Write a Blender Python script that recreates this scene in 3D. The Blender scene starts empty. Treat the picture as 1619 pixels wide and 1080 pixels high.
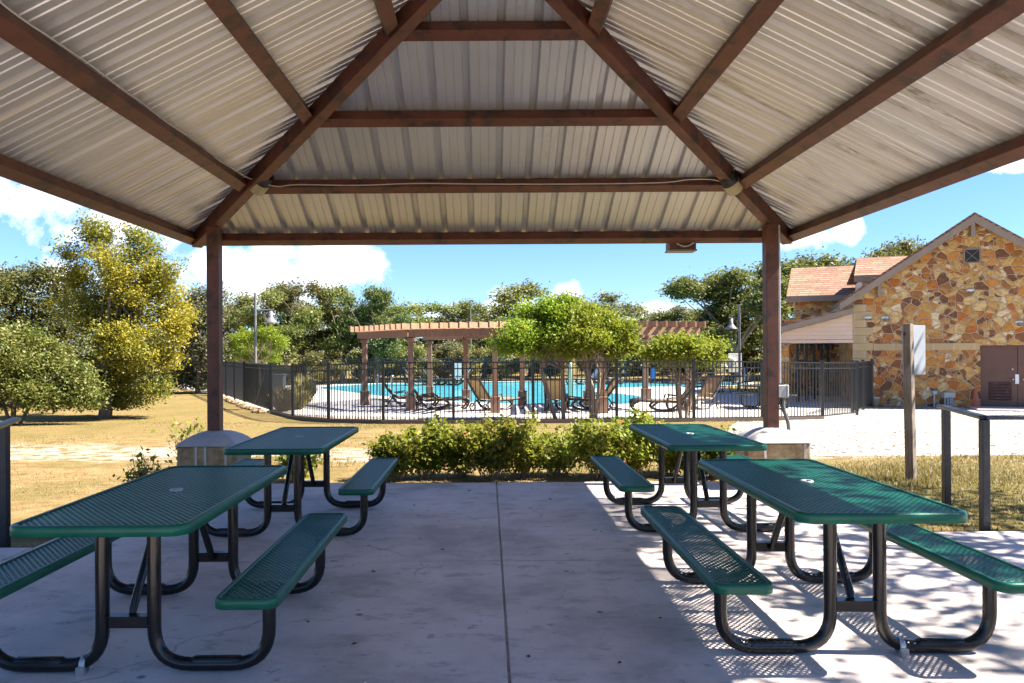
import bpy, math, random
import numpy as np
from mathutils import Vector, Matrix
C = bpy.context.scene
col = C.collection
R = math.radians
rnd = random.Random(7)

# ---------------------------------------------------------------- camera, sky, sun, exposure
H = 1.5                      # eye height above the slab
F = 1215.0                   # focal length in photo pixels (photo 1619 wide)
VX, VY = 771.0, 557.0        # vanishing point of the pavilion axis in the photo
ROLL = 0.0055
cam = bpy.data.cameras.new('camera')
cam.sensor_width = 36.0
cam.lens = 36.0 * F / 1619.0
cam.shift_x = (809.5 - VX) / 1619.0
cam.shift_y = (VY - 540.0) / 1619.0
cam.clip_end = 3000
co = bpy.data.objects.new('camera', cam)
col.objects.link(co)
co.location = (0, 0, H)
co.rotation_mode = 'QUATERNION'
q = Matrix.Rotation(ROLL, 3, 'Y') @ Matrix.Rotation(math.pi / 2, 3, 'X')
co.rotation_quaternion = q.to_quaternion()
C.camera = co

SUN = Vector((0.88, -0.06, 1.0)).normalized()
w = bpy.data.worlds.new('World')
C.world = w
w.use_nodes = True
def build_sky():
    nt = w.node_tree; nt.nodes.clear()
    N = nt.nodes.new; L = nt.links.new
    out = N('ShaderNodeOutputWorld'); bg = N('ShaderNodeBackground')
    sky = N('ShaderNodeTexSky'); sky.sky_type = 'NISHITA'; sky.sun_disc = False
    sky.sun_elevation = math.asin(SUN.z)
    sky.sun_rotation = math.atan2(SUN.x, SUN.y)
    sky.air_density = 1.0; sky.dust_density = 0.15; sky.ozone_density = 3.0
    bg.inputs['Strength'].default_value = 0.064
    tint = N('ShaderNodeMix'); tint.data_type = 'RGBA'; tint.blend_type = 'MULTIPLY'; tint.inputs[0].default_value = 1.0
    tint.inputs[7].default_value = (0.43, 0.56, 0.76, 1)
    L(sky.outputs[0], tint.inputs[6])
    # clouds: soft banks at chosen bearings, broken up with noise
    tc = N('ShaderNodeTexCoord'); sp = N('ShaderNodeSeparateXYZ'); L(tc.outputs['Generated'], sp.inputs[0])
    def math_(op, a, b=None, clamp=False):
        m = N('ShaderNodeMath'); m.operation = op; m.use_clamp = clamp
        for i, v in enumerate((a, b)):
            if v is None: continue
            if isinstance(v, (int, float)): m.inputs[i].default_value = v
            else: L(v, m.inputs[i])
        return m.outputs[0]
    yc = math_('MAXIMUM', sp.outputs[1], 0.03)
    u = math_('DIVIDE', sp.outputs[0], yc); v = math_('DIVIDE', sp.outputs[2], yc)
    cmb = N('ShaderNodeCombineXYZ'); L(u, cmb.inputs[0]); L(v, cmb.inputs[1])
    n1 = N('ShaderNodeTexNoise'); n1.inputs['Scale'].default_value = 15; n1.inputs['Detail'].default_value = 9; n1.inputs['Roughness'].default_value = 0.6
    L(cmb.outputs[0], n1.inputs['Vector'])
    n2 = N('ShaderNodeTexNoise'); n2.inputs['Scale'].default_value = 5; n2.inputs['Detail'].default_value = 4
    L(cmb.outputs[0], n2.inputs['Vector'])
    total = None
    banks = [(-0.575, 0.205, 0.10, 0.050), (-0.47, 0.17, 0.13, 0.055), (-0.60, 0.10, 0.16, 0.03), (-0.29, 0.10, 0.16, 0.062), (-0.22, 0.125, 0.10, 0.03), (-0.36, 0.12, 0.05, 0.045),
             (0.03, 0.065, 0.05, 0.025), (0.10, 0.075, 0.04, 0.025), (-0.02, 0.05, 0.07, 0.02), (0.21, 0.05, 0.07, 0.02), (0.41, 0.145, 0.055, 0.022), (0.47, 0.155, 0.03, 0.025), (0.68, 0.24, 0.05, 0.012),
             (0.9, 0.3, 0.2, 0.05), (-1.0, 0.35, 0.25, 0.07), (-0.1, 0.6, 0.5, 0.06)]
    for (cu, cv, ru, rv) in banks:
        du = math_('DIVIDE', math_('SUBTRACT', u, cu), ru); dv = math_('DIVIDE', math_('SUBTRACT', v, cv), rv)
        e = math_('ADD', math_('MULTIPLY', du, du), math_('MULTIPLY', dv, dv))
        k = math_('SUBTRACT', 1.25, math_('SQRT', e))
        total = k if total is None else math_('MAXIMUM', total, k)
    dens = math_('ADD', total, math_('MULTIPLY', math_('SUBTRACT', n1.outputs[0], 0.5), 2.9))
    dens = math_('ADD', dens, math_('MULTIPLY', math_('SUBTRACT', n2.outputs[0], 0.5), 0.7))
    fac = math_('MULTIPLY', math_('SUBTRACT', dens, 0.42), 1.25, True)
    fac = math_('MULTIPLY', fac, math_('GREATER_THAN', sp.outputs[1], 0.03))
    mix = N('ShaderNodeMix'); mix.data_type = 'RGBA'
    L(fac, mix.inputs[0]); L(tint.outputs[2], mix.inputs[6]); mix.inputs[7].default_value = (7.6, 7.6, 7.7, 1)
    L(mix.outputs[2], bg.inputs[0]); L(bg.outputs[0], out.inputs[0])
build_sky()
sl = bpy.data.lights.new('sun', 'SUN')
sl.energy = 4.3; sl.angle = R(0.5); sl.color = (1.0, 0.94, 0.84)
so = bpy.data.objects.new('sun', sl); col.objects.link(so)
so.rotation_mode = 'QUATERNION'; so.rotation_quaternion = SUN.to_track_quat('Z', 'Y')
so.location = (20, -8, 25)
C.view_settings.view_transform = 'Standard'; C.view_settings.look = 'None'
C.view_settings.exposure = 2.28; C.view_settings.gamma = 1.0
C.cycles.max_bounces = 8; C.cycles.diffuse_bounces = 4; C.cycles.transparent_max_bounces = 8
C.cycles.use_denoising = True

# ---------------------------------------------------------------- pixel helpers (photo measurements -> world)
def und(px, py): return px - ROLL * (py - VY), py + ROLL * (px - VX)
def G(px, py, z=0.0):
    x, y = und(px, py); d = F * (H - z) / (y - VY); return Vector(((x - VX) * d / F, d, z))
def P(px, py, d):
    x, y = und(px, py); return Vector(((x - VX) * d / F, d, H - (y - VY) * d / F))
def gz(y):                   # terrain height
    pts = [(-1e4, -.05), (9, -.05), (19, -.25), (21, -.36), (1e5, -.36)]
    for (a, za), (b, zb) in zip(pts, pts[1:]):
        if y <= b: return za + (zb - za) * (y - a) / (b - a)

def sstep(t, a, b):
    t = min(1, max(0, (t - a) / (b - a))); return t * t * (3 - 2 * t)
def gz2(x, y):               # the lawn falls away left of the slab
    return gz(y) - .58 * sstep(-x, 3.6, 4.6) * (1 - sstep(y, 11, 20))

# ---------------------------------------------------------------- mesh builder
ORG = {}
class MB:
    def __init__(s): s.v = []; s.f = []; s.sm = []; s.mi = []; s.cur = 0
    def add(s, vs, fs, smooth=False):
        n = len(s.v); s.v += [tuple(p) for p in vs]
        for f in fs: s.f.append(tuple(i + n for i in f)); s.sm.append(smooth); s.mi.append(s.cur)
        return s
    def obox(s, c, ax, ay, az):           # centre and three half axes
        c, ax, ay, az = map(Vector, (c, ax, ay, az))
        vs = [c + i * ax + j * ay + k * az for k in (-1, 1) for j in (-1, 1) for i in (-1, 1)]
        return s.add(vs, [(0, 2, 3, 1), (4, 5, 7, 6), (0, 1, 5, 4), (2, 6, 7, 3), (0, 4, 6, 2), (1, 3, 7, 5)])
    def box(s, x0, x1, y0, y1, z0, z1):
        return s.obox(((x0 + x1) / 2, (y0 + y1) / 2, (z0 + z1) / 2), ((x1 - x0) / 2, 0, 0), (0, (y1 - y0) / 2, 0), (0, 0, (z1 - z0) / 2))
    def beam(s, a, b, wd, ht, up=(0, 0, 1)):     # box from a to b, centred on the line
        a, b, up = Vector(a), Vector(b), Vector(up)
        d = (b - a).normalized(); side = d.cross(up).normalized(); u = side.cross(d).normalized()
        return s.obox((a + b) / 2, (b - a) / 2, side * wd / 2, u * ht / 2)
    def tube(s, pts, r, n=8, caps=True):
        pts = [Vector(p) for p in pts]; m = len(pts)
        rs = r if isinstance(r, (list, tuple)) else [r] * m
        d0 = (pts[1] - pts[0]).normalized()
        ref = Vector((0, 0, 1)) if abs(d0.z) < .9 else Vector((0, 1, 0))
        u = d0.cross(ref).normalized(); vs = []; fs = []
        for i, p in enumerate(pts):
            d = ((pts[min(i + 1, m - 1)] - p).normalized() + (p - pts[max(i - 1, 0)]).normalized())
            d = d.normalized() if d.length > 1e-6 else d0
            u = (u - d * u.dot(d)).normalized(); vv = d.cross(u)
            for k in range(n):
                a = 2 * math.pi * k / n; vs.append(p + (u * math.cos(a) + vv * math.sin(a)) * rs[i])
        for i in range(m - 1):
            for k in range(n):
                k2 = (k + 1) % n; fs.append((i * n + k, i * n + k2, (i + 1) * n + k2, (i + 1) * n + k))
        s.add(vs, fs, True)
        if caps: s.add(vs[:n], [tuple(range(n - 1, -1, -1))]); s.add(vs[-n:], [tuple(range(n))])
        return s
    def lathe(s, c, prof, n=16, smooth=True):    # prof: (r, z)
        c = Vector(c); vs = []; fs = []
        for r, z in prof:
            for k in range(n):
                a = 2 * math.pi * k / n; vs.append(c + Vector((r * math.cos(a), r * math.sin(a), z)))
        for i in range(len(prof) - 1):
            for k in range(n):
                k2 = (k + 1) % n; fs.append((i * n + k, i * n + k2, (i + 1) * n + k2, (i + 1) * n + k))
        return s.add(vs, fs, smooth)
    def prism(s, poly, d0, d1, axis='z', smooth=False):
        def m(p, t): return {'z': (p[0], p[1], t), 'y': (p[0], t, p[1]), 'x': (t, p[0], p[1])}[axis]
        n = len(poly); vs = [m(p, d0) for p in poly] + [m(p, d1) for p in poly]
        fs = [tuple(range(n - 1, -1, -1)), tuple(range(n, 2 * n))] + [(i, (i + 1) % n, n + (i + 1) % n, n + i) for i in range(n)]
        return s.add(vs, fs, smooth)
    def build(s, name, mat, parent=None, bevel=0, fix=True):
        org = ORG.get(parent.name, Vector((0, 0, 0))) if parent else Vector((0, 0, 0))
        me = bpy.data.meshes.new(name)
        me.from_pydata([(p[0] - org.x, p[1] - org.y, p[2] - org.z) for p in s.v], [], s.f)
        me.polygons.foreach_set('use_smooth', s.sm)
        mats = mat if isinstance(mat, (list, tuple)) else [mat]
        for m_ in mats: me.materials.append(m_)
        if len(mats) > 1: me.polygons.foreach_set('material_index', s.mi)
        me.update()
        if fix:
            import bmesh
            bm = bmesh.new(); bm.from_mesh(me); bmesh.ops.recalc_face_normals(bm, faces=bm.faces); bm.to_mesh(me); bm.free()
        o = bpy.data.objects.new(name, me); col.objects.link(o)
        if parent: o.parent = parent; ORG[o.name] = org
        if bevel:
            b = o.modifiers.new('bevel', 'BEVEL'); b.width = bevel; b.segments = 2; b.limit_method = 'ANGLE'; b.harden_normals = False
        return o
def tag(o, label=None, cat=None, group=None, kind=None):
    if label: o['label'] = label
    if cat: o['category'] = cat
    if group: o['group'] = group
    if kind: o['kind'] = kind
    return o
def thing(name, label, cat, loc=(0, 0, 0), group=None):
    o = bpy.data.objects.new(name, None); col.objects.link(o); o.location = loc; o.empty_display_size = .2
    ORG[o.name] = Vector(loc); return tag(o, label, cat, group)
def copy_tree(o, parent=None):
    c = o.copy(); col.objects.link(c)
    if parent: c.parent = parent
    for ch in list(o.children): copy_tree(ch, c)
    return c

# ---------------------------------------------------------------- materials
def mat(name, c1, c2=None, scale=5.0, rough=.6, metal=0, bump=0, bscale=None, detail=6, c3=None, f3=(.6, .72), s3=1.0, spec=.5, contrast=(.3, .7), stretch=(1, 1, 1), coat=0):
    m = bpy.data.materials.new(name); m.use_nodes = True; nt = m.node_tree; N = nt.nodes.new; L = nt.links.new
    b = nt.nodes['Principled BSDF']; b.inputs['Roughness'].default_value = rough; b.inputs['Metallic'].default_value = metal
    b.inputs['Specular IOR Level'].default_value = spec; b.inputs['Coat Weight'].default_value = coat; b.inputs['Coat Roughness'].default_value = .1
    b.inputs['Base Color'].default_value = (*c1, 1)
    tc = N('ShaderNodeTexCoord'); mp = N('ShaderNodeMapping'); mp.inputs['Scale'].default_value = stretch; L(tc.outputs['Object'], mp.inputs[0])
    cur = None
    if c2:
        n = N('ShaderNodeTexNoise'); n.inputs['Scale'].default_value = scale; n.inputs['Detail'].default_value = detail; n.inputs['Roughness'].default_value = .6
        L(mp.outputs[0], n.inputs[0])
        r = N('ShaderNodeValToRGB'); r.color_ramp.elements[0].color = (*c1, 1); r.color_ramp.elements[1].color = (*c2, 1)
        r.color_ramp.elements[0].position, r.color_ramp.elements[1].position = contrast
        L(n.outputs[0], r.inputs[0]); cur = r.outputs[0]
    if c3:
        n = N('ShaderNodeTexNoise'); n.inputs['Scale'].default_value = s3; n.inputs['Detail'].default_value = 8; n.inputs['Roughness'].default_value = .65
        L(mp.outputs[0], n.inputs[0])
        r = N('ShaderNodeMapRange'); r.inputs[1].default_value, r.inputs[2].default_value = f3; L(n.outputs[0], r.inputs[0])
        mx = N('ShaderNodeMix'); mx.data_type = 'RGBA'; L(r.outputs[0], mx.inputs[0])
        if cur: L(cur, mx.inputs[6])
        else: mx.inputs[6].default_value = (*c1, 1)
        mx.inputs[7].default_value = (*c3, 1); cur = mx.outputs[2]
    if cur: L(cur, b.inputs['Base Color'])
    if bump:
        n = N('ShaderNodeTexNoise'); n.inputs['Scale'].default_value = bscale or scale * 4; n.inputs['Detail'].default_value = 6
        L(mp.outputs[0], n.inputs[0])
        bp = N('ShaderNodeBump'); bp.inputs['Strength'].default_value = bump; bp.inputs['Distance'].default_value = .02
        L(n.outputs[0], bp.inputs['Height']); L(bp.outputs[0], b.inputs['Normal'])
    return m
class NT:                    # small helper for hand-made node trees
    def __init__(s, name):
        s.m = bpy.data.materials.new(name); s.m.use_nodes = True; s.nt = s.m.node_tree; s.b = s.nt.nodes['Principled BSDF']
    def n(s, t, **kw):
        x = s.nt.nodes.new('ShaderNode' + t)
        for k, v in kw.items(): setattr(x, k, v)
        return x
    def l(s, a, b): s.nt.links.new(a, b)
    def math(s, op, a, b=None, c=None, clamp=False):
        x = s.n('Math', operation=op, use_clamp=clamp)
        for i, v in enumerate((a, b, c)):
            if v is None: continue
            if isinstance(v, (int, float)): x.inputs[i].default_value = v
            else: s.l(v, x.inputs[i])
        return x.outputs[0]
    def noise(s, vec, scale, detail=5, rough=.55):
        x = s.n('TexNoise'); x.inputs['Scale'].default_value = scale; x.inputs['Detail'].default_value = detail; x.inputs['Roughness'].default_value = rough
        s.l(vec, x.inputs['Vector']); return x.outputs[0]
    def ramp(s, fac, stops, interp='LINEAR'):
        x = s.n('ValToRGB'); cr = x.color_ramp; cr.interpolation = interp
        while len(cr.elements) < len(stops): cr.elements.new(.5)
        for e, (p, c) in zip(cr.elements, stops): e.position = p; e.color = (*c, 1)
        s.l(fac, x.inputs[0]); return x.outputs[0]
    def mix(s, fac, a, b, blend='MIX'):
        x = s.n('Mix', data_type='RGBA', blend_type=blend)
        for i, v in ((0, fac), (6, a), (7, b)):
            if isinstance(v, (int, float)): x.inputs[i].default_value = v
            elif isinstance(v, tuple): x.inputs[i].default_value = (*v, 1)
            else: s.l(v, x.inputs[i])
        return x.outputs[2]
    def smooth(s, v, a, b):
        x = s.n('MapRange', interpolation_type='SMOOTHSTEP'); x.inputs[1].default_value = a; x.inputs[2].default_value = b
        s.l(v, x.inputs[0]); return x.outputs[0]
    def bump(s, h, strength, dist=.02):
        x = s.n('Bump'); x.inputs['Strength'].default_value = strength; x.inputs['Distance'].default_value = dist
        s.l(h, x.inputs['Height']); s.l(x.outputs[0], s.b.inputs['Normal'])
    def obj(s, scale=(1, 1, 1), rot=(0, 0, 0), loc=(0, 0, 0)):
        t = s.n('TexCoord'); m = s.n('Mapping'); m.inputs['Scale'].default_value = scale; m.inputs['Rotation'].default_value = rot; m.inputs['Location'].default_value = loc
        s.l(t.outputs['Object'], m.inputs[0]); return m.outputs[0]

M = {}
M['rust'] = mat('rust_brown_paint', (.070, .021, .011), (.125, .040, .021), 5, .55, 0, .12, 70, c3=(.024, .011, .009), s3=5.5, f3=(.50, .64))
M['rust_dark'] = M['rust']
M['green'] = mat('green_plastisol', (.004, .078, .050), (.008, .105, .068), 9, .36, 0, .05, 90, spec=.28)
M['black_tube'] = mat('black_powder_coat', (.006, .006, .006), (.012, .011, .010), 14, .24, 0, .05, 60)
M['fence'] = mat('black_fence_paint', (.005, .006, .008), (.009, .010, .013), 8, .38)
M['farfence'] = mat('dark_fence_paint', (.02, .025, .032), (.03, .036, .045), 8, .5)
M['rail'] = mat('dark_rail_paint', (.010, .013, .017), (.026, .028, .032), 18, .36, 0, .2, 60)
M['zinc'] = mat('zinc', (.42, .43, .44), (.55, .55, .55), 20, .4, .8)
M['steel'] = mat('polished_steel', (.7, .7, .72), (.6, .6, .62), 10, .16, 1)
M['grey_box'] = mat('grey_enamel', (.36, .37, .36), (.44, .45, .44), 8, .45)
M['white'] = mat('white_paint', (.74, .74, .72), (.8, .8, .78), 6, .5)
M['cream'] = mat('cream_plastic', (.42, .35, .20), (.30, .25, .14), 25, .5)
M['black'] = mat('black_plastic', (.012, .012, .012), (.02, .02, .02), 20, .5)
M['cable'] = mat('grey_cable', (.38, .36, .33), (.5, .48, .44), 10, .5)
M['pole'] = mat('grey_pole', (.11, .105, .10), (.15, .14, .135), 10, .5)
M['lamp'] = mat('grey_lamp_shade', (.13, .125, .12), (.17, .165, .16), 12, .45)
M['pergola'] = mat('stained_cedar', (.16, .088, .055), (.24, .135, .088), 3, .7, 0, .3, 40, stretch=(4, 4, 1), c3=(.17, .085, .05), s3=6)
M['cedar_end'] = mat('weathered_cedar', (.33, .19, .11), (.19, .095, .055), 5, .8, 0, .3, 40)
M['chairframe'] = mat('brown_resin', (.022, .015, .012), (.04, .028, .02), 8, .45)
M['sling'] = mat('tan_sling', (.30, .20, .09), (.38, .26, .13), 60, .8)
M['whitesling'] = mat('white_sling', (.62, .60, .56), (.7, .68, .64), 20, .8)
M['bark'] = mat('bark', (.10, .075, .055), (.21, .17, .13), 9, .9, 0, .7, 30, stretch=(1, 1, .3))
M['bark_light'] = mat('crape_bark', (.20, .13, .085), (.34, .25, .17), 7, .85, 0, .5, 30, stretch=(1, 1, .3))
M['trim'] = mat('taupe_trim', (.25, .185, .13), (.31, .235, .17), 3, .65, 0, .1, 40)
M['siding'] = mat('tan_siding', (.70, .50, .35), (.76, .55, .40), 2, .7, 0, .1, 30)
M['door'] = mat('brown_door_paint', (.105, .047, .031), (.125, .058, .040), 3, .5, 0, .05, 60, c3=(.075, .036, .026), s3=2.2, f3=(.58, .7))
M['rusty'] = mat('rusty_louver', (.045, .020, .020), (.09, .035, .022), 9, .7, c3=(.25, .09, .03), s3=7, f3=(.6, .72))
M['cone'] = mat('faded_cone', (.42, .10, .04), (.5, .13, .06), 6, .6)
M['pot'] = mat('cream_pot', (.55, .47, .33), (.62, .54, .4), 6, .7)
M['tanpost'] = mat('tan_post', (.50, .42, .26), (.58, .5, .32), 6, .6)
M['bin'] = mat('grey_bin', (.07, .085, .10), (.10, .115, .13), 6, .6)
M['signback'] = mat('sign_metal', (.26, .28, .32), (.32, .34, .37), 4, .5)
M['leafdead'] = mat('dead_leaf', (.10, .055, .025), (.18, .10, .04), 30, .8)
M['blue'] = mat('blue_plastic', (.02, .12, .35), None, 5, .4)

def wood_post():
    t = NT('weathered_post_wood'); v = t.obj((1, 1, .08)); g = t.noise(v, 38, 6, .6); big = t.noise(t.obj(), 3, 3)
    c = t.ramp(g, [(.3, (.09, .062, .042)), (.55, (.18, .135, .098)), (.75, (.25, .20, .155))])
    c = t.mix(t.smooth(big, .45, .7), c, (.23, .19, .155))
    vo = t.n('TexVoronoi'); vo.inputs['Scale'].default_value = 4.2; t.l(t.obj(), vo.inputs['Vector'])
    c = t.mix(t.smooth(vo.outputs['Distance'], .13, .07), c, (.05, .03, .022))
    t.l(c, t.b.inputs['Base Color']); t.b.inputs['Roughness'].default_value = .8; t.bump(g, .4, .01); return t.m
M['post_wood'] = wood_post()

def concrete(name, base, dark, light, stain=.6, pit=True):
    t = NT(name); v = t.obj()
    a = t.noise(v, .9, 8, .65); b = t.noise(t.obj((1, 1.9, 1)), 3.2, 7, .7); g = t.noise(v, 90, 3)
    c = t.ramp(a, [(.38, dark), (.5, base), (.63, light)])
    c = t.mix(t.math('MULTIPLY', t.smooth(b, .53, .66), stain * .8), c, tuple(x * .60 for x in base))
    sm = t.noise(v, 7.5, 5, .7)
    c = t.mix(t.math('MULTIPLY', t.smooth(sm, .60, .69), stain * .8), c, tuple(x * .45 for x in base))
    # small spills and gum spots
    vo = t.n('TexVoronoi'); vo.inputs['Scale'].default_value = 2.1; t.l(v, vo.inputs['Vector'])
    c = t.mix(t.math('MULTIPLY', t.smooth(vo.outputs['Distance'], .06, .02), stain), c, tuple(x * .3 for x in base))
    vo2 = t.n('TexVoronoi'); vo2.inputs['Scale'].default_value = 3.3; t.l(t.obj(loc=(3.3, 1.7, 0)), vo2.inputs['Vector'])
    c = t.mix(t.smooth(vo2.outputs['Distance'], .03, .015), c, tuple(min(1, x * 1.8) for x in base))
    tw = t.noise(t.obj((5, .8, 1), (0, 0, .5)), 9, 4, .7)
    c = t.mix(t.math('MULTIPLY', t.smooth(tw, .55, .72), .28), c, tuple(x * .7 for x in base))
    wv = t.n('VectorMath', operation='ADD'); nz = t.n('TexNoise'); nz.inputs['Scale'].default_value = 2.5; t.l(v, nz.inputs['Vector']); sc_ = t.n('VectorMath', operation='SCALE'); sc_.inputs[3].default_value = .5; t.l(nz.outputs['Color'], sc_.inputs[0]); t.l(v, wv.inputs[0]); t.l(sc_.outputs[0], wv.inputs[1])
    ck = t.n('TexVoronoi', feature='DISTANCE_TO_EDGE', voronoi_dimensions='2D'); ck.inputs['Scale'].default_value = .32; t.l(wv.outputs[0], ck.inputs['Vector'])
    c = t.mix(t.math('MULTIPLY', t.math('MULTIPLY', t.smooth(ck.outputs['Distance'], .0035, .0012), t.smooth(a, .47, .55)), .55 * stain), c, tuple(x * .35 for x in base))
    c = t.mix(t.math('MULTIPLY', t.math('SUBTRACT', g, .5), 1.0), c, (.6, .58, .55), 'OVERLAY')
    t.l(c, t.b.inputs['Base Color']); t.b.inputs['Roughness'].default_value = .72
    t.bump(t.math('ADD', t.math('MULTIPLY', b, .6), t.math('MULTIPLY', g, .35)), .25, .01)
    return t.m
M['slab'] = concrete('patio_concrete', (.60, .505, .46), (.41, .35, .32), (.68, .585, .54), 1.0)
M['deck'] = concrete('deck_concrete', (.50, .455, .41), (.44, .40, .36), (.56, .52, .47), .15)
M['cap'] = concrete('pedestal_cap_concrete', (.42, .38, .36), (.33, .30, .29), (.5, .46, .43), .35)

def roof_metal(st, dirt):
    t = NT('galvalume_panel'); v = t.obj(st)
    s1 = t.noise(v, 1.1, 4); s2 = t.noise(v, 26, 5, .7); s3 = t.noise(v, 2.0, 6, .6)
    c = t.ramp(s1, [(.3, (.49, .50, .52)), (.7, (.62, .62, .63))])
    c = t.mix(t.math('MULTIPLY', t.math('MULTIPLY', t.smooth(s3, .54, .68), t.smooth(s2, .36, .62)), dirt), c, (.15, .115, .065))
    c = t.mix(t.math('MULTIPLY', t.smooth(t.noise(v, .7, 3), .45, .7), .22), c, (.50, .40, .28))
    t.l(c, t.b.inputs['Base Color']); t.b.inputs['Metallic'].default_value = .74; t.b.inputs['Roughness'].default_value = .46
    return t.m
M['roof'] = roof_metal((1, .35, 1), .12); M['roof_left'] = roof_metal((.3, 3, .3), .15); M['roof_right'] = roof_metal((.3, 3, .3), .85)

def ground_mat():
    t = NT('dry_lawn'); v = t.obj(); sp = t.n('SeparateXYZ'); t.l(v, sp.inputs[0]); x, y = sp.outputs[0], sp.outputs[1]
    n1 = t.noise(v, .55, 5, .6); n2 = t.noise(t.obj((1, 2.2, 1)), 2.4, 6, .65); n3 = t.noise(v, 38, 4, .7)
    straw = t.ramp(n2, [(.30, (.20, .13, .05)), (.5, (.32, .215, .088)), (.70, (.43, .31, .145))])
    green = t.ramp(n2, [(.3, (.13, .12, .035)), (.7, (.24, .20, .06))])
    c = t.mix(t.math('MULTIPLY', t.smooth(n1, .46, .64), .6), straw, green)
    # greener, thinner grass close to the slab on the right and near the fence
    gr = t.math('MULTIPLY', t.smooth(x, 3.0, 4.6), t.smooth(y, 11.8, 10.0))
    c = t.mix(t.math('MULTIPLY', gr, t.smooth(n2, .35, .6)), c, green)
    gf = t.math('MULTIPLY', t.smooth(y, 16.2, 18.0), t.smooth(n2, .4, .62)); c = t.mix(t.math('MULTIPLY', gf, .7), c, green)
    # worn pale track across the lawn
    wob = t.math('ADD', t.math('SUBTRACT', y, t.math('MULTIPLY', t.smooth(t.math('MULTIPLY', x, -1), 3.0, 5.5), 3.2)), t.math('MULTIPLY', t.math('SUBTRACT', t.noise(v, .35, 3), .5), 2.4))
    tr = t.math('MULTIPLY', t.smooth(wob, 11.2, 11.7), t.smooth(wob, 13.3, 12.5))
    tr = t.math('MULTIPLY', tr, t.smooth(n2, .40, .56))
    c = t.mix(t.math('MULTIPLY', tr, .85), c, (.58, .50, .40))
    # bare beds next to the slab
    c = t.mix(t.math('MULTIPLY', t.smooth(n3, .4, .6), .45), c, tuple((.13, .085, .035)))
    t.l(c, t.b.inputs['Base Color']); t.b.inputs['Roughness'].default_value = .95; t.b.inputs['Specular IOR Level'].default_value = .1
    t.bump(t.math('ADD', n3, n2), .9, .05); return t.m
M['ground'] = ground_mat()
def gravel_mat(name, cs, scale, bump=.8):
    t = NT(name); v = t.obj(); vo = t.n('TexVoronoi'); vo.inputs['Scale'].default_value = scale; t.l(v, vo.inputs['Vector'])
    sp = t.n('SeparateColor'); t.l(vo.outputs['Color'], sp.inputs[0])
    c = t.ramp(sp.outputs[0], [(i / (len(cs) - 1), k) for i, k in enumerate(cs)])
    n = t.noise(v, .5, 5); c = t.mix(t.math('MULTIPLY', t.smooth(n, .5, .7), .25), c, (.42, .34, .24))
    c = t.mix(t.smooth(vo.outputs['Distance'], .45, .75), c, tuple(k * .45 for k in cs[0]))
    t.l(c, t.b.inputs['Base Color']); t.b.inputs['Roughness'].default_value = .9
    t.bump(t.math('SUBTRACT', 1, vo.outputs['Distance']), bump, .03); return t.m
M['gravel'] = gravel_mat('pale_gravel', [(.10, .075, .05), (.42, .36, .29), (.48, .42, .35), (.52, .46, .39), (.46, .38, .29), (.55, .50, .43), (.50, .44, .37), (.56, .51, .44)], 17)
M['bed'] = gravel_mat('river_stones', [(.16, .12, .10), (.32, .25, .20), (.50, .42, .36), (.22, .17, .14)], 11)
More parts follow.
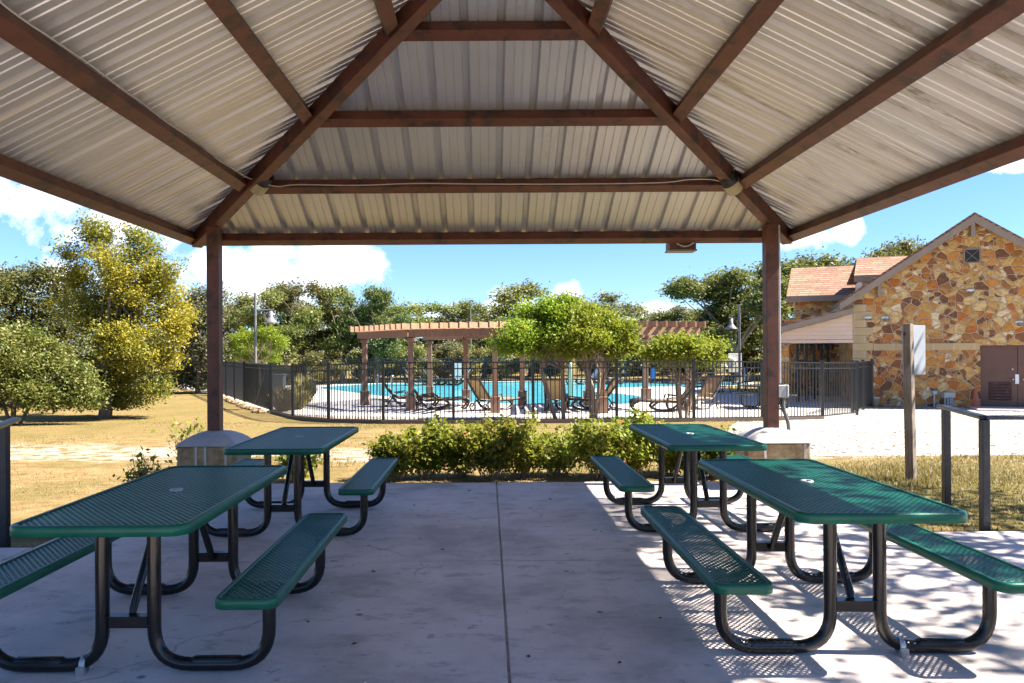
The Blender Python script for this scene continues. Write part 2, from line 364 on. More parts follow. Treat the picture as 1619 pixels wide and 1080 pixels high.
def flagstone():
    t = NT('flagstone'); tc = t.n('TexCoord'); sp = t.n('SeparateXYZ'); t.l(tc.outputs['Object'], sp.inputs[0])
    cb = t.n('CombineXYZ'); t.l(t.math('ADD', sp.outputs[0], t.math('MULTIPLY', sp.outputs[1], 1.0)), cb.inputs[0]); t.l(t.math('MULTIPLY', sp.outputs[2], 1.15), cb.inputs[1])
    wv = t.n('TexNoise'); wv.inputs['Scale'].default_value = 1.7; wv.inputs['Detail'].default_value = 2; t.l(cb.outputs[0], wv.inputs['Vector'])
    va = t.n('VectorMath', operation='SCALE'); va.inputs[3].default_value = .34; t.l(wv.outputs['Color'], va.inputs[0])
    vb = t.n('VectorMath', operation='ADD'); t.l(cb.outputs[0], vb.inputs[0]); t.l(va.outputs[0], vb.inputs[1]); v = vb.outputs[0]
    def vor(feat, metric='EUCLIDEAN'):
        x = t.n('TexVoronoi', voronoi_dimensions='2D', feature=feat); x.inputs['Scale'].default_value = 3.7; x.inputs['Randomness'].default_value = 1.0
        t.l(v, x.inputs['Vector']); return x
    a = vor('F1'); e = vor('DISTANCE_TO_EDGE')
    sc = t.n('SeparateColor'); t.l(a.outputs['Color'], sc.inputs[0])
    cs = [(0, (.58, .36, .13)), (.13, (.47, .22, .06)), (.23, (.60, .43, .20)), (.35, (.42, .14, .04)), (.43, (.20, .080, .038)), (.52, (.12, .055, .033)), (.60, (.54, .24, .07)), (.69, (.70, .55, .33)), (.78, (.48, .29, .10)), (.90, (.29, .13, .05))]
    c = t.ramp(sc.outputs[0], cs, 'CONSTANT')
    def vor2(feat):
        x = t.n('TexVoronoi', voronoi_dimensions='2D', feature=feat); x.inputs['Scale'].default_value = 6.4; x.inputs['Randomness'].default_value = .9; t.l(v, x.inputs['Vector']); return x
    a2, e2 = vor2('F1'), vor2('DISTANCE_TO_EDGE'); s2_ = t.n('SeparateColor'); t.l(a2.outputs['Color'], s2_.inputs[0])
    sel = t.math('GREATER_THAN', sc.outputs[1], .58)          # some of the gaps are filled with smaller stones
    c = t.mix(sel, c, t.ramp(s2_.outputs[0], cs, 'CONSTANT'))
    ed = t.math('MINIMUM', e.outputs['Distance'], t.math('ADD', t.math('MULTIPLY', e2.outputs['Distance'], 1.5), t.math('MULTIPLY', t.math('SUBTRACT', 1, sel), 9)))
    n = t.noise(v, 9, 6, .65)
    c = t.mix(t.math('MULTIPLY', t.smooth(n, .40, .68), .6), c, (.22, .085, .022))
    c = t.mix(t.math('MULTIPLY', t.smooth(t.noise(v, 14, 4, .6), .56, .7), .35), c, (.62, .42, .18))
    mo = t.smooth(ed, .050, .030)
    hs = t.n('HueSaturation'); hs.inputs['Saturation'].default_value = 1.05; hs.inputs['Value'].default_value = 1.12; t.l(c, hs.inputs['Color']); c = hs.outputs[0]
    c = t.mix(mo, c, (.50, .37, .24))
    t.l(c, t.b.inputs['Base Color']); t.b.inputs['Roughness'].default_value = .85
    t.bump(t.math('ADD', t.math('MULTIPLY', t.smooth(ed, .02, .09), 1.6), t.math('MULTIPLY', n, .5)), .7, .04); return t.m
M['stone'] = flagstone()
def blocks(name, bw, bh, c1, c2, mortar, msize=.012):
    t = NT(name); tc = t.n('TexCoord'); sp = t.n('SeparateXYZ'); t.l(tc.outputs['Object'], sp.inputs[0]); cb = t.n('CombineXYZ')
    t.l(t.math('ADD', sp.outputs[0], sp.outputs[1]), cb.inputs[0]); t.l(sp.outputs[2], cb.inputs[1])
    br = t.n('TexBrick'); br.inputs['Scale'].default_value = 1; br.inputs['Brick Width'].default_value = bw; br.inputs['Row Height'].default_value = bh
    br.inputs['Mortar Size'].default_value = msize; br.inputs['Color1'].default_value = (*c1, 1); br.inputs['Color2'].default_value = (*c2, 1); br.inputs['Mortar'].default_value = (*mortar, 1)
    t.l(cb.outputs[0], br.inputs['Vector']); n = t.noise(tc.outputs['Object'], 8, 6, .6)
    c = t.mix(t.math('MULTIPLY', t.smooth(n, .5, .72), .35), br.outputs[0], tuple(k * .6 for k in c1))
    t.l(c, t.b.inputs['Base Color']); t.b.inputs['Roughness'].default_value = .85
    t.bump(t.math('SUBTRACT', n, br.outputs['Fac']), .4, .02); return t.m
M['limestone'] = blocks('limestone_blocks', .58, .26, (.52, .37, .18), (.44, .32, .17), (.55, .46, .33))
def shingles():
    t = NT('asphalt_shingles'); tc = t.n('TexCoord'); sp = t.n('SeparateXYZ'); t.l(tc.outputs['Object'], sp.inputs[0]); cb = t.n('CombineXYZ')
    t.l(t.math('ADD', sp.outputs[0], t.math('MULTIPLY', sp.outputs[1], .45)), cb.inputs[0]); t.l(sp.outputs[2], cb.inputs[1])
    br = t.n('TexBrick'); br.offset = .37; br.inputs['Scale'].default_value = 1; br.inputs['Brick Width'].default_value = .46; br.inputs['Row Height'].default_value = .105
    br.inputs['Mortar Size'].default_value = .016; br.inputs['Bias'].default_value = -.1
    br.inputs['Color1'].default_value = (.36, .19, .115, 1); br.inputs['Color2'].default_value = (.19, .09, .058, 1); br.inputs['Mortar'].default_value = (.08, .04, .028, 1)
    t.l(cb.outputs[0], br.inputs['Vector']); n = t.noise(tc.outputs['Object'], 30, 4)
    c = t.mix(t.math('MULTIPLY', t.smooth(n, .4, .7), .3), br.outputs[0], (.42, .24, .14))
    t.l(c, t.b.inputs['Base Color']); t.b.inputs['Roughness'].default_value = .95; t.bump(n, .3, .01); return t.m
M['shingle'] = shingles()
def pedestal_stone():
    t = NT('pedestal_sandstone'); v = t.obj(); n = t.noise(v, 9, 7, .7); n2 = t.noise(v, 3.1, 4)
    c = t.ramp(n, [(.3, (.19, .115, .05)), (.5, (.34, .235, .12)), (.7, (.44, .34, .21))])
    c = t.mix(t.math('MULTIPLY', t.smooth(n2, .55, .62), .8), c, (.17, .07, .035))
    t.l(c, t.b.inputs['Base Color']); t.b.inputs['Roughness'].default_value = .9; t.bump(n, .9, .03); return t.m
M['pedstone'] = pedestal_stone()
M['mortar'] = mat('mortar', (.46, .41, .35), (.56, .50, .43), 12, .9, 0, .4, 40)
def water():
    t = NT('pool_water'); v = t.obj(); n = t.noise(t.obj((1, .5, 1)), 1.3, 4); rip = t.noise(t.obj((1, .45, 1)), 5.5, 5, .6)
    c = t.ramp(n, [(.3, (.03, .34, .47)), (.7, (.09, .46, .56))]); c = t.mix(t.math('MULTIPLY', t.smooth(rip, .5, .66), .45), c, (.26, .60, .68))
    t.l(c, t.b.inputs['Base Color']); t.b.inputs['Roughness'].default_value = .12; t.bump(rip, .25, .03); return t.m
M['water'] = water()
def leaf_mat(name, lo, mid, hi, alt_lo=None, alt_hi=None, trans=.35, rough=.5):
    t = NT(name); a = t.n('Attribute', attribute_name='v'); oi = t.n('ObjectInfo')
    c = t.ramp(a.outputs['Fac'], [(.0, lo), (.5, mid), (1, hi)])
    if alt_lo:
        h = t.n('Attribute', attribute_name='h'); c2 = t.ramp(a.outputs['Fac'], [(0, alt_lo), (1, alt_hi)]); c = t.mix(h.outputs['Fac'], c, c2)
    hs = t.n('HueSaturation'); t.l(c, hs.inputs['Color']); t.l(t.math('MULTIPLY_ADD', oi.outputs['Random'], .05, .475), hs.inputs['Hue']); t.l(t.math('MULTIPLY_ADD', oi.outputs['Random'], .3, .85), hs.inputs['Value'])
    c = hs.outputs[0]
    t.l(c, t.b.inputs['Base Color']); t.b.inputs['Roughness'].default_value = rough; t.b.inputs['Specular IOR Level'].default_value = .3
    tr = t.n('BsdfTranslucent'); t.l(t.mix(.25, c, (.30, .34, .04)), tr.inputs[0]); ms = t.n('MixShader'); ms.inputs[0].default_value = trans
    out = t.nt.nodes['Material Output']; t.l(t.b.outputs[0], ms.inputs[1]); t.l(tr.outputs[0], ms.inputs[2]); t.l(ms.outputs[0], out.inputs[0]); return t.m
M['leaf_oak'] = leaf_mat('live_oak_leaf', (.055, .070, .020), (.125, .132, .036), (.225, .21, .07), (.14, .11, .035), (.24, .19, .07))
M['leaf_dark'] = leaf_mat('dark_oak_leaf', (.042, .062, .018), (.092, .115, .032), (.18, .185, .058), (.12, .11, .03), (.19, .17, .06))
M['leaf_gold'] = leaf_mat('turning_elm_leaf', (.065, .085, .018), (.125, .145, .028), (.20, .20, .045), (.26, .188, .016), (.44, .33, .036), .42)
M['leaf_light'] = leaf_mat('pale_oak_leaf', (.055, .085, .016), (.115, .15, .030), (.215, .23, .055), (.2, .17, .05), (.3, .25, .08))
M['leaf_bright'] = leaf_mat('bright_green_leaf', (.075, .125, .006), (.175, .25, .012), (.31, .37, .028), (.25, .26, .02), (.36, .36, .05), .45)
M['leaf_grey'] = leaf_mat('grey_green_leaf', (.075, .085, .050), (.125, .135, .080), (.20, .20, .125), (.16, .14, .08), (.25, .22, .14))
M['leaf_shrub'] = leaf_mat('lantana_leaf', (.06, .10, .008), (.18, .225, .016), (.33, .35, .045), (.28, .25, .03), (.42, .36, .07), .48)
M['blossom'] = mat('pink_blossom', (.55, .10, .16), (.60, .22, .10), 20, .7)
M['straw'] = leaf_mat('straw_blade', (.17, .12, .045), (.29, .21, .08), (.43, .34, .16), (.12, .12, .03), (.22, .20, .06), .3)
M['reed'] = leaf_mat('reed_blade', (.13, .12, .04), (.26, .21, .08), (.42, .35, .16), (.3, .24, .1), (.45, .37, .2), .3)

# ---------------------------------------------------------------- the setting
def struct(name, mb, m, fix=True): return tag(mb.build(name, m, fix=fix), kind='structure')
def build_ground():
    xs = sorted(set([-500, -250, -120, -60] + list(range(-40, 41, 4)) + [-3.6, -3.8, -4.1, -4.35, -4.6, -5.2, -6] + [60, 120, 250, 500]))
    ys = [-60, -20, 0, 3, 6, 9, 11, 12, 13, 14, 15, 16, 17, 18, 19, 20, 21, 25, 30, 35, 40, 50, 60, 80, 120, 200, 400, 800]
    mb = MB(); vs = [(x, y, gz2(x, y)) for y in ys for x in xs]; n = len(xs)
    mb.add(vs, [(j * n + i, j * n + i + 1, (j + 1) * n + i + 1, (j + 1) * n + i) for j in range(len(ys) - 1) for i in range(n - 1)])
    struct('lawn', mb, M['ground'], False)
build_ground()
def strip(name, rows, m, lift):     # rows: (y, x0, x1)
    ys = sorted(set([r[0] for r in rows] + [b for b in (9, 19, 21) if rows[0][0] < b < rows[-1][0]]))
    mb = MB(); vs = []
    for y in ys:
        for (a, b) in zip(rows, rows[1:]):
            if a[0] <= y <= b[0]:
                t = (y - a[0]) / (b[0] - a[0]); x0 = a[1] + (b[1] - a[1]) * t; x1 = a[2] + (b[2] - a[2]) * t; break
        vs += [(x0 + (x1 - x0) * k / 8, y, gz(y) + lift) for k in range(9)]
    mb.add(vs, [(j * 9 + k, j * 9 + k + 1, (j + 1) * 9 + k + 1, (j + 1) * 9 + k) for j in range(len(ys) - 1) for k in range(8)])
    return struct(name, mb, m, False)
strip('gravel_yard', [(11.6, 4.6, 30), (12.6, 4.0, 30), (13.5, 4.4, 30), (15, 4.7, 30), (17, 5.3, 30), (18.6, 6.0, 30), (19.6, 7.6, 30), (22, 10.0, 30), (25.2, 11.6, 30)], M['gravel'], .005)
strip('planting_bed', [(18.97, -2.8, 5.3), (19.3, -3.35, 6.2), (20.2, -4.1, 7.4), (21.8, -5.3, 6.8), (23.2, -6.1, 5.0)], M['bed'], .006)
# pool deck, coping and water
def poly_sheet(name, pts, z, m):
    mb = MB(); mb.add([(p[0], p[1], z) for p in pts], [tuple(range(len(pts)))]); return struct(name, mb, m, False)
poly_sheet('pool_deck', [(-6.6, 23.6), (-4.2, 22.6), (-1.5, 22.0), (3.5, 21.9), (6.0, 21.3), (7.0, 20.2), (9.6, 20.9), (11.8, 22.3), (11.8, 46), (-19, 46), (-12.0, 34)], -.35, M['deck'])
def smooth_loop(pts, k=6):
    out = []; n = len(pts)
    for i in range(n):
        p0, p1, p2, p3 = (Vector((*pts[(i + j) % n], 0)) for j in (-1, 0, 1, 2))
        for s in range(k):
            t = s / k
            out.append(.5 * ((2 * p1) + (-p0 + p2) * t + (2 * p0 - 5 * p1 + 4 * p2 - p3) * t * t + (-p0 + 3 * p1 - 3 * p2 + p3) * t ** 3))
    return [(p.x, p.y) for p in out]
def build_pool():
    px = [(503, 613), (545, 619), (600, 626), (680, 632), (760, 637), (850, 640), (950, 640), (1008, 637), (1016, 628), (985, 623), (942, 620), (940, 615), (1000, 612.5), (1080, 611), (1165, 609), (1180, 605), (1120, 603), (1000, 602.5), (860, 602.5), (700, 605), (600, 606.5), (545, 609)]
    loop = smooth_loop([tuple(G(a, b, -.34)[:2]) for a, b in px])
    cx = sum(p[0] for p in loop) / len(loop); cy = sum(p[1] for p in loop) / len(loop)
    poly_sheet('pool_water', loop, -.343, M['water'])
    n = len(loop); mb = MB(); out = []
    for i in range(n):
        a, b = Vector((*loop[i - 1], 0)), Vector((*loop[(i + 1) % n], 0)); t = (b - a).normalized(); nn = Vector((t.y, -t.x, 0)) * .3
        out.append(Vector((*loop[i], 0)) + nn)
    area = sum(loop[i - 1][0] * loop[i][1] - loop[i][0] * loop[i - 1][1] for i in range(n))
    if area < 0: out = [Vector((*loop[i], 0)) * 2 - out[i] for i in range(n)]
    vs = [(*p, -.335) for p in loop] + [(p.x, p.y, -.335) for p in out] + [(*p, -.349) for p in loop] + [(p.x, p.y, -.349) for p in out]
    fs = []
    for i in range(n):
        j = (i + 1) % n; fs += [(i, j, n + j, n + i), (2 * n + i, i, j, 2 * n + j)[::1], (n + i, n + j, 3 * n + j, 3 * n + i)]
    mb.add(vs, fs); struct('pool_coping', mb, mat('pool_coping', (.60, .55, .48), (.66, .61, .55), 4, .8), False)
build_pool()
# concrete slab cut into panels by open joints
def build_slab():
    g = .007
    def panels(name, xs, ys):
        mb = MB()
        for (x0, x1) in zip(xs, xs[1:]):
            for (y0, y1) in zip(ys, ys[1:]): mb.box(x0 + g, x1 - g, y0 + g * .6, y1 - g * .6, -.9, 0)
        mb.box(xs[0] + .02, xs[-1] - .02, ys[0] + .02, ys[-1] - .02, -.89, -.022)
        o = mb.build(name, M['slab'], bevel=.006); tag(o, kind='structure'); return o
    panels('patio_slab', [-3.55, .092, 3.66], [-2.0, 1.75, 5.53, 8.86])
    mb = MB()
    for (x0, x1) in ((3.674, 5.3), (5.314, 7.2), (7.214, 9.2)): mb.box(x0, x1, 2.4, 6.36, -.3, -.004)
    mb.box(3.7, 9.1, 2.5, 6.3, -.3, -.03)
    tag(mb.build('walkway', M['slab'], bevel=.006), kind='structure')
    mb = MB(); mb.box(-9.0, -3.564, 2.4, 6.0, -.9, -.004); tag(mb.build('walkway', M['slab'], bevel=.006), kind='structure')
build_slab()

# ---------------------------------------------------------------- pavilion
CX = .058; HW = 3.478; D = 8.95; Y0 = D - 2 * HW; PITCH = .5; EZ = H + 1.252      # outer bottom edge of eave beam
BW, BT = .115, .10
pav = thing('pavilion', 'open pavilion with ribbed metal hip roof on rust brown steel posts', 'pavilion', (CX, D - HW, 0))
CY = D - HW
SIDES = [Vector((0, 1, 0)), Vector((1, 0, 0)), Vector((0, -1, 0)), Vector((-1, 0, 0))]     # outward normals
UPS = Vector((0, 0, 1)); k5 = math.hypot(1, PITCH)
def ring_pt(nrm, side, t, off_s=0, off_n=0):
    """point on a roof face: t = horizontal distance in from the eave line, side = -1..1 along the eave (end at the hip)"""
    along = Vector((nrm.y, -nrm.x, 0)); half = HW - t
    up_n = (nrm * PITCH + UPS) / k5; sl = (-nrm + UPS * PITCH) / k5
    p = Vector((CX, CY, EZ)) + nrm * half + UPS * (PITCH * t) + along * (side * half)
    return p + sl * off_s + up_n * off_n
def member(mb, nrm, t, inset=0):
    along = Vector((nrm.y, -nrm.x, 0)); up_n = (nrm * PITCH + UPS) / k5; sl = (-nrm + UPS * PITCH) / k5
    vs = []
    for side in (-1, 1):
        for (os, on) in ((0, 0), (BW, 0), (BW, BT), (0, BT)):
            p = ring_pt(nrm, 0, t, os, on); c = (p - Vector((CX, CY, 0))).dot(nrm)      # mitre at the hip plane
            vs.append(p + along * side * (c - inset))
    mb.add(vs, [(0, 1, 2, 3), (7, 6, 5, 4), (0, 4, 5, 1), (1, 5, 6, 2), (2, 6, 7, 3), (3, 7, 4, 0)])
for nrm in SIDES:
    mb = MB(); member(mb, nrm, 0); mb.build('eave_beam', M['rust'], pav, bevel=.006)
    for t in (.85, 1.73, 2.62):
        mb = MB(); member(mb, nrm, t, .03); mb.build('purlin', M['rust'], pav, bevel=.005)
apex = Vector((CX, CY, EZ + PITCH * HW))
for sx in (-1, 1):
    for sy in (-1, 1):
        mb = MB(); a = Vector((CX + sx * (HW - .05), CY + sy * (HW - .05), EZ + .01)); b = apex + UPS * .03
        mb.beam(a + UPS * .035, b + UPS * .0, .115, .15); mb.build('hip_beam', M['rust'], pav, bevel=.005)
        px_, py_ = CX + sx * 3.10, CY + sy * 3.10
        mb = MB(); mb.box(px_ - .068, px_ + .068, py_ - .068, py_ + .068, .60, EZ + .155)
        mb.build('post', M['rust'], pav, bevel=.008)
mb = MB(); mb.lathe(apex + UPS * -.05, [(0, -.12), (.16, -.12), (.16, .1), (0, .1)], 16, False); mb.build('apex_hub', M['rust'], pav)
# ribbed sheet, one face at a time; profile points along the eave (offset, rise)
def roof_panel(nrm, name):
    along = Vector((nrm.y, -nrm.x, 0)); up_n = (nrm * PITCH + UPS) / k5
    prof = []; s = -HW - .12; base = -HW - .12 + .07
    pitch_r = .3048; k = 0; start = -HW - .15
    per = [(0, 0), (.018, .048), (.060, .048), (.078, 0), (.142, 0), (.148, .008), (.156, .008), (.162, 0), (.222, 0), (.228, .008), (.236, .008), (.242, 0)]
    seams = []
    while start + k * pitch_r < HW + .15:
        for (o, h) in per: prof.append((start + k * pitch_r + o, h, k % 3 == 0))
        k += 1
    half = HW + .02                                # sheet overhang past the beam
    prof = [(s, h, f) for (s, h, f) in prof if -half < s < half]
    prof = [(-half, 0, False)] + prof + [(half, 0, False)]
    mb = MB(); N_ = len(prof); vs = []
    for (s, h, f) in prof:
        t_hi = half - abs(s)                         # hip line, measured in from the sheet edge
        for tt in (0, t_hi):
            p = Vector((CX, CY, EZ)) + nrm * (half - tt) + UPS * (PITCH * (tt - .02)) + along * s + up_n * (BT + .006 + h)
            vs.append(p)
    mb.add(vs, [(2 * i, 2 * i + 2, 2 * i + 3, 2 * i + 1) for i in range(N_ - 1)])
    return mb.build(name, M['roof_left' if nrm.x < -.5 else 'roof_right' if nrm.x > .5 else 'roof'], pav, fix=False)
for nrm in SIDES: roof_panel(nrm, 'roof_panel')
# panel lap seams seen as thin dark lines
for sx in (-1, 1):
    for sy in (-1, 1):
        mb = MB(); hc = Vector((CX + sx * (HW + .02), CY + sy * (HW + .02), EZ - .01 + .17)); mb.beam(hc, apex + UPS * .19, .26, .012); mb.build('hip_cap', M['roof'], pav)
# stone pedestals under the four posts
def pedestal(sx, sy, label, grp=None):
    px_, py_ = CX + sx * 3.10, CY + sy * 3.10; s = .31
    t = thing('stone_pedestal', label, 'pedestal', (px_, py_, -.05), grp)
    rr = random.Random(int(sx * 3 + sy * 7 + 20))
    mb = MB()
    for (z0, z1, ins) in ((-.3, -.02, -.012), (-.012, .50, .0)):
        mb.box(px_ - s + ins, px_ + s - ins, py_ - s + ins, py_ + s - ins, z0, z1)
    mb.build('base', M['pedstone'], t, bevel=.018)
    for fx in (-.18, .25) if sx > 0 else (-.10, .0, .22):
        for fy in (-1, 1): mb = MB(); mb.box(px_ + fx - .012, px_ + fx + .012, py_ + fy * (s + .002) - .006, py_ + fy * (s + .002) + .006, -.02, .495); mb.build('mortar_joint', M['mortar'], t)
    mb = MB(); vs = []; n = 14
    for j in range(n + 1):
        for i in range(n + 1):
            u, v = i / n * 2 - 1, j / n * 2 - 1; h = .505 + .145 * (1 - max(abs(u), abs(v)) ** 2.2) ** .9
            vs.append((px_ + u * (s + .012), py_ + v * (s + .012), h + rr.uniform(-.004, .004)))
    fs = [(j * (n + 1) + i, j * (n + 1) + i + 1, (j + 1) * (n + 1) + i + 1, (j + 1) * (n + 1) + i) for j in range(n) for i in range(n)]
    mb.add(vs, fs, True); e = s + .012
    mb.box(px_ - e, px_ + e, py_ - e, py_ + e, .502, .509); mb.build('cap', M['cap'], t)
pedestal(-1, 1, 'low stone pedestal with domed cap under the left pavilion post')
pedestal(1, 1, 'low stone pedestal with domed cap under the right pavilion post, sunlit')
pedestal(-1, -1, 'stone pedestal under the near left pavilion post', None)
pedestal(1, -1, 'stone pedestal under the near right pavilion post', None)
# lights and wiring
def lamp_can(px, py, d, sx, label):
    c = P(px, py, d); t = thing('flood_light', label, 'flood light', c)
    ax = Vector((.55 * -sx, -.45, .55)).normalized(); u = ax.cross(UPS).normalized(); v = ax.cross(u)
    def ring(o, r): return [c + ax * o + (u * math.cos(a) + v * math.sin(a)) * r for a in [2 * math.pi * k / 14 for k in range(14)]]
    mb = MB(); vs = ring(-.10, .055) + ring(-.10, .085) + ring(.02, .095) + ring(.02, .0); 
    mb.add(vs, [(r * 14 + k, r * 14 + (k + 1) % 14, (r + 1) * 14 + (k + 1) % 14, (r + 1) * 14 + k) for r in range(3) for k in range(14)]); mb.build('housing', M['cream'], t)
    mb = MB(); vs = ring(.02, .09) + ring(.13, .088) + ring(.13, .078) + ring(.03, .07) + ring(.03, 0)
    mb.add(vs, [(r * 14 + k, r * 14 + (k + 1) % 14, (r + 1) * 14 + (k + 1) % 14, (r + 1) * 14 + k) for r in range(4) for k in range(14)], True); mb.build('hood', M['black'], t)
    return t
lamp_can(412, 290, 7.95, -1, 'small cream and black flood light at the left hip beam')
lamp_can(1156, 290, 7.95, 1, 'small cream and black flood light at the right hip beam')
def cable(name, pts, r, m, label): 
    mb = MB(); mb.tube(pts, r, 6); return tag(mb.build(name, m), label, 'cable' if name != 'conduit' else 'conduit')
def fine(pts, k=6):
    out = []; n = len(pts)
    for i in range(n - 1):
        p0, p1, p2, p3 = Vector(pts[max(i - 1, 0)]), Vector(pts[i]), Vector(pts[i + 1]), Vector(pts[min(i + 2, n - 1)])
        for s in range(k):
            t = s / k; out.append(.5 * ((2 * p1) + (-p0 + p2) * t + (2 * p0 - 5 * p1 + 4 * p2 - p3) * t * t + (-p0 + 3 * p1 - 3 * p2 + p3) * t ** 3))
    return out + [Vector(pts[-1])]
def on_back(px, py, lift=.0):          # point just in front of the back purlin's upslope face
    return P(px, py, 7.93)
cable('cable', fine([P(420, 291, 7.9), P(440, 295, 7.92), P(470, 292, 7.95), P(560, 293, 7.95), P(660, 290, 7.95), P(760, 291, 7.95), P(900, 291, 7.95), P(1040, 289, 7.95), P(1090, 284, 7.95), P(1125, 284, 7.93), P(1148, 290, 7.9)]), .006, M['cable'], 'thin pale cable strung along the back purlin between the flood lights')
pl = []
for i in range(13):
    y = 3.2 + (7.75 - 3.2) * i / 12; x = CX - HW + .85 + BW / k5 + .03 + .012 * math.sin(i * 1.7); pl.append((x, y, EZ + PITCH * .85 + .045 + .055 + .008 * math.sin(i * 2.3)))
cable('cable', fine(pl + [tuple(P(405, 285, 7.9))]), .006, M['cable'], 'thin pale cable running along the left purlin towards the flood light')
cable('cable', fine([P(1163, 280, 7.9), P(1160, 268, 7.85), P(1166, 261, 7.8), P(1172, 259, 7.75)]), .006, M['cable'], 'short pale cable curling up behind the right flood light')
cable('cable', fine([P(1192, 300, 8.2), P(1193, 308, 8.25), P(1206, 319, 8.4), P(1217, 332, 8.5), P(1222, 348, 8.6), P(1223, 358, 8.62)]), .008, M['cable'], 'pale cable bending from the right hip beam down to the post')
pxr = CX + 3.10 + .068 + .022; pyr = CY + 3.10 - .02
zc = [P(1223, y_, pyr).z for y_ in (356, 606)]
cable('conduit', [(pxr, pyr, zc[0]), (pxr, pyr, zc[1])], .017, M['zinc'], 'slim grey conduit pipe fixed down the right pavilion post')
cable('conduit', fine([(pxr + .04, pyr, .98), (pxr + .04, pyr, .86), (pxr + .09, pyr - .01, .68), (pxr + .085, pyr - .02, .50), (pxr + .085, pyr - .02, .30)]), .022, M['pole'], 'dark bent conduit from the junction box to the right pedestal')
def junction_box():
    t = thing('junction_box', 'grey electrical junction box on the right pavilion post', 'junction box', (pxr + .03, pyr, 1.05))
    z0, z1 = P(1230, 628, pyr).z, P(1230, 609, pyr).z
    mb = MB(); mb.box(pxr - .03, pxr + .055, pyr - .05, pyr + .04, z0, z1); mb.build('housing', M['grey_box'], t, bevel=.005)
    mb = MB(); mb.box(pxr + .056, pxr + .085, pyr - .055, pyr + .045, z0 - .003, z1 + .006); mb.build('cover', M['grey_box'], t, bevel=.012)
junction_box()
def under_fixture():
    c = P(1077, 391, 9.05); t = thing('area_light', 'small dark box light hanging under the back eave beam', 'light fixture', c)
    mb = MB(); mb.box(c.x - .16, c.x + .15, c.y - .10, c.y + .10, c.z - .035, c.z + .055); mb.build('housing', M['rust'], t, bevel=.005)
    mb = MB(); mb.box(c.x - .17, c.x + .16, c.y - .11, c.y + .11, c.z - .056, c.z - .0365); mb.build('lens_frame', M['pole'], t, bevel=.004)
    mb = MB(); mb.tube(fine([(c.x - .08, c.y - .112, c.z + .03), (c.x - .02, c.y - .115, c.z - .0), (c.x + .05, c.y - .115, c.z + .0), (c.x + .12, c.y - .112, c.z + .04)]), .008, 6); mb.build('wire', M['cable'], t)
under_fixture()

# ---------------------------------------------------------------- picnic tables
def rrect(hx, hy, r, n=5):
    out = []
    for (cx_, cy_, a0) in ((hx - r, hy - r, 0), (-hx + r, hy - r, 90), (-hx + r, -hy + r, 180), (hx - r, -hy + r, 270)):
        for k in range(n + 1): a = R(a0 + 90 * k / n); out.append((cx_ + r * math.cos(a), cy_ + r * math.sin(a)))
    return out
def rim(mb, cx_, hx, hy, r, z, tall, flange):
    prof = [(0, -tall), (0, -.012), (.004, -.003), (.014, 0), (flange, -.002), (flange, -.008), (.010, -.010), (.010, -tall)]     # (inset, dz)
    rings = []
    for (ins, dz) in prof: rings.append([(cx_ + x, y, z + dz) for x, y in rrect(hx - ins, hy - ins, max(r - ins, .02), 6)])
    n = len(rings[0]); vs = [p for ring in rings for p in ring]; m = len(rings)
    fs = [(i * n + k, i * n + (k + 1) % n, ((i + 1) % m) * n + (k + 1) % n, ((i + 1) % m) * n + k) for i in range(m) for k in range(n)]
    mb.add(vs, fs, True)
def clip_seg(p, d, poly):               # clip infinite line p+t*d to a convex ccw polygon
    t0, t1 = -1e9, 1e9
    for i in range(len(poly)):
        a, b = poly[i], poly[(i + 1) % len(poly)]; nx, ny = b[1] - a[1], -(b[0] - a[0])
        den = nx * d[0] + ny * d[1]; num = nx * (a[0] - p[0]) + ny * (a[1] - p[1])
        if abs(den) < 1e-12:
            if num < 0: return None
        elif den > 0: t1 = min(t1, num / den)
        else: t0 = max(t0, num / den)
    return (t0, t1) if t1 - t0 > .004 else None
def lattice(mb, cx_, hx, hy, r, z, pxx, pyy, wd=.0098, th=.0034):
    poly = rrect(hx, hy, r, 3)
    for sgn, dz in ((1, 0), (-1, .0012)):
        d = Vector((pxx, sgn * pyy)).normalized(); n = int((hy + hx * pyy / pxx) / pyy) + 2; side = Vector((-d.y, d.x))
        for k in range(-n, n + 1):
            c = clip_seg((0, k * pyy), (d.x, d.y), poly)
            if not c: continue
            a = Vector((0, k * pyy)) + d * c[0]; b = Vector((0, k * pyy)) + d * c[1]; m = (a + b) / 2
            mb.obox((cx_ + m.x, m.y, z + dz - th / 2), (*((b - a) / 2), 0), (*(side * wd / 2), 0), (0, 0, th / 2))
TL, TW = .90, .395
def bent(pts, rad, k=6):
    out = [Vector(pts[0])]
    for i in range(1, len(pts) - 1):
        p, a, b = Vector(pts[i]), Vector(pts[i - 1]), Vector(pts[i + 1]); u = (a - p).normalized(); v = (b - p).normalized()
        for s in range(k + 1):
            t = s / k; q0 = p + u * rad * (1 - t); q1 = p + v * rad * t; out.append(q0 * (1 - t) + q1 * t)
    return out + [Vector(pts[-1])]
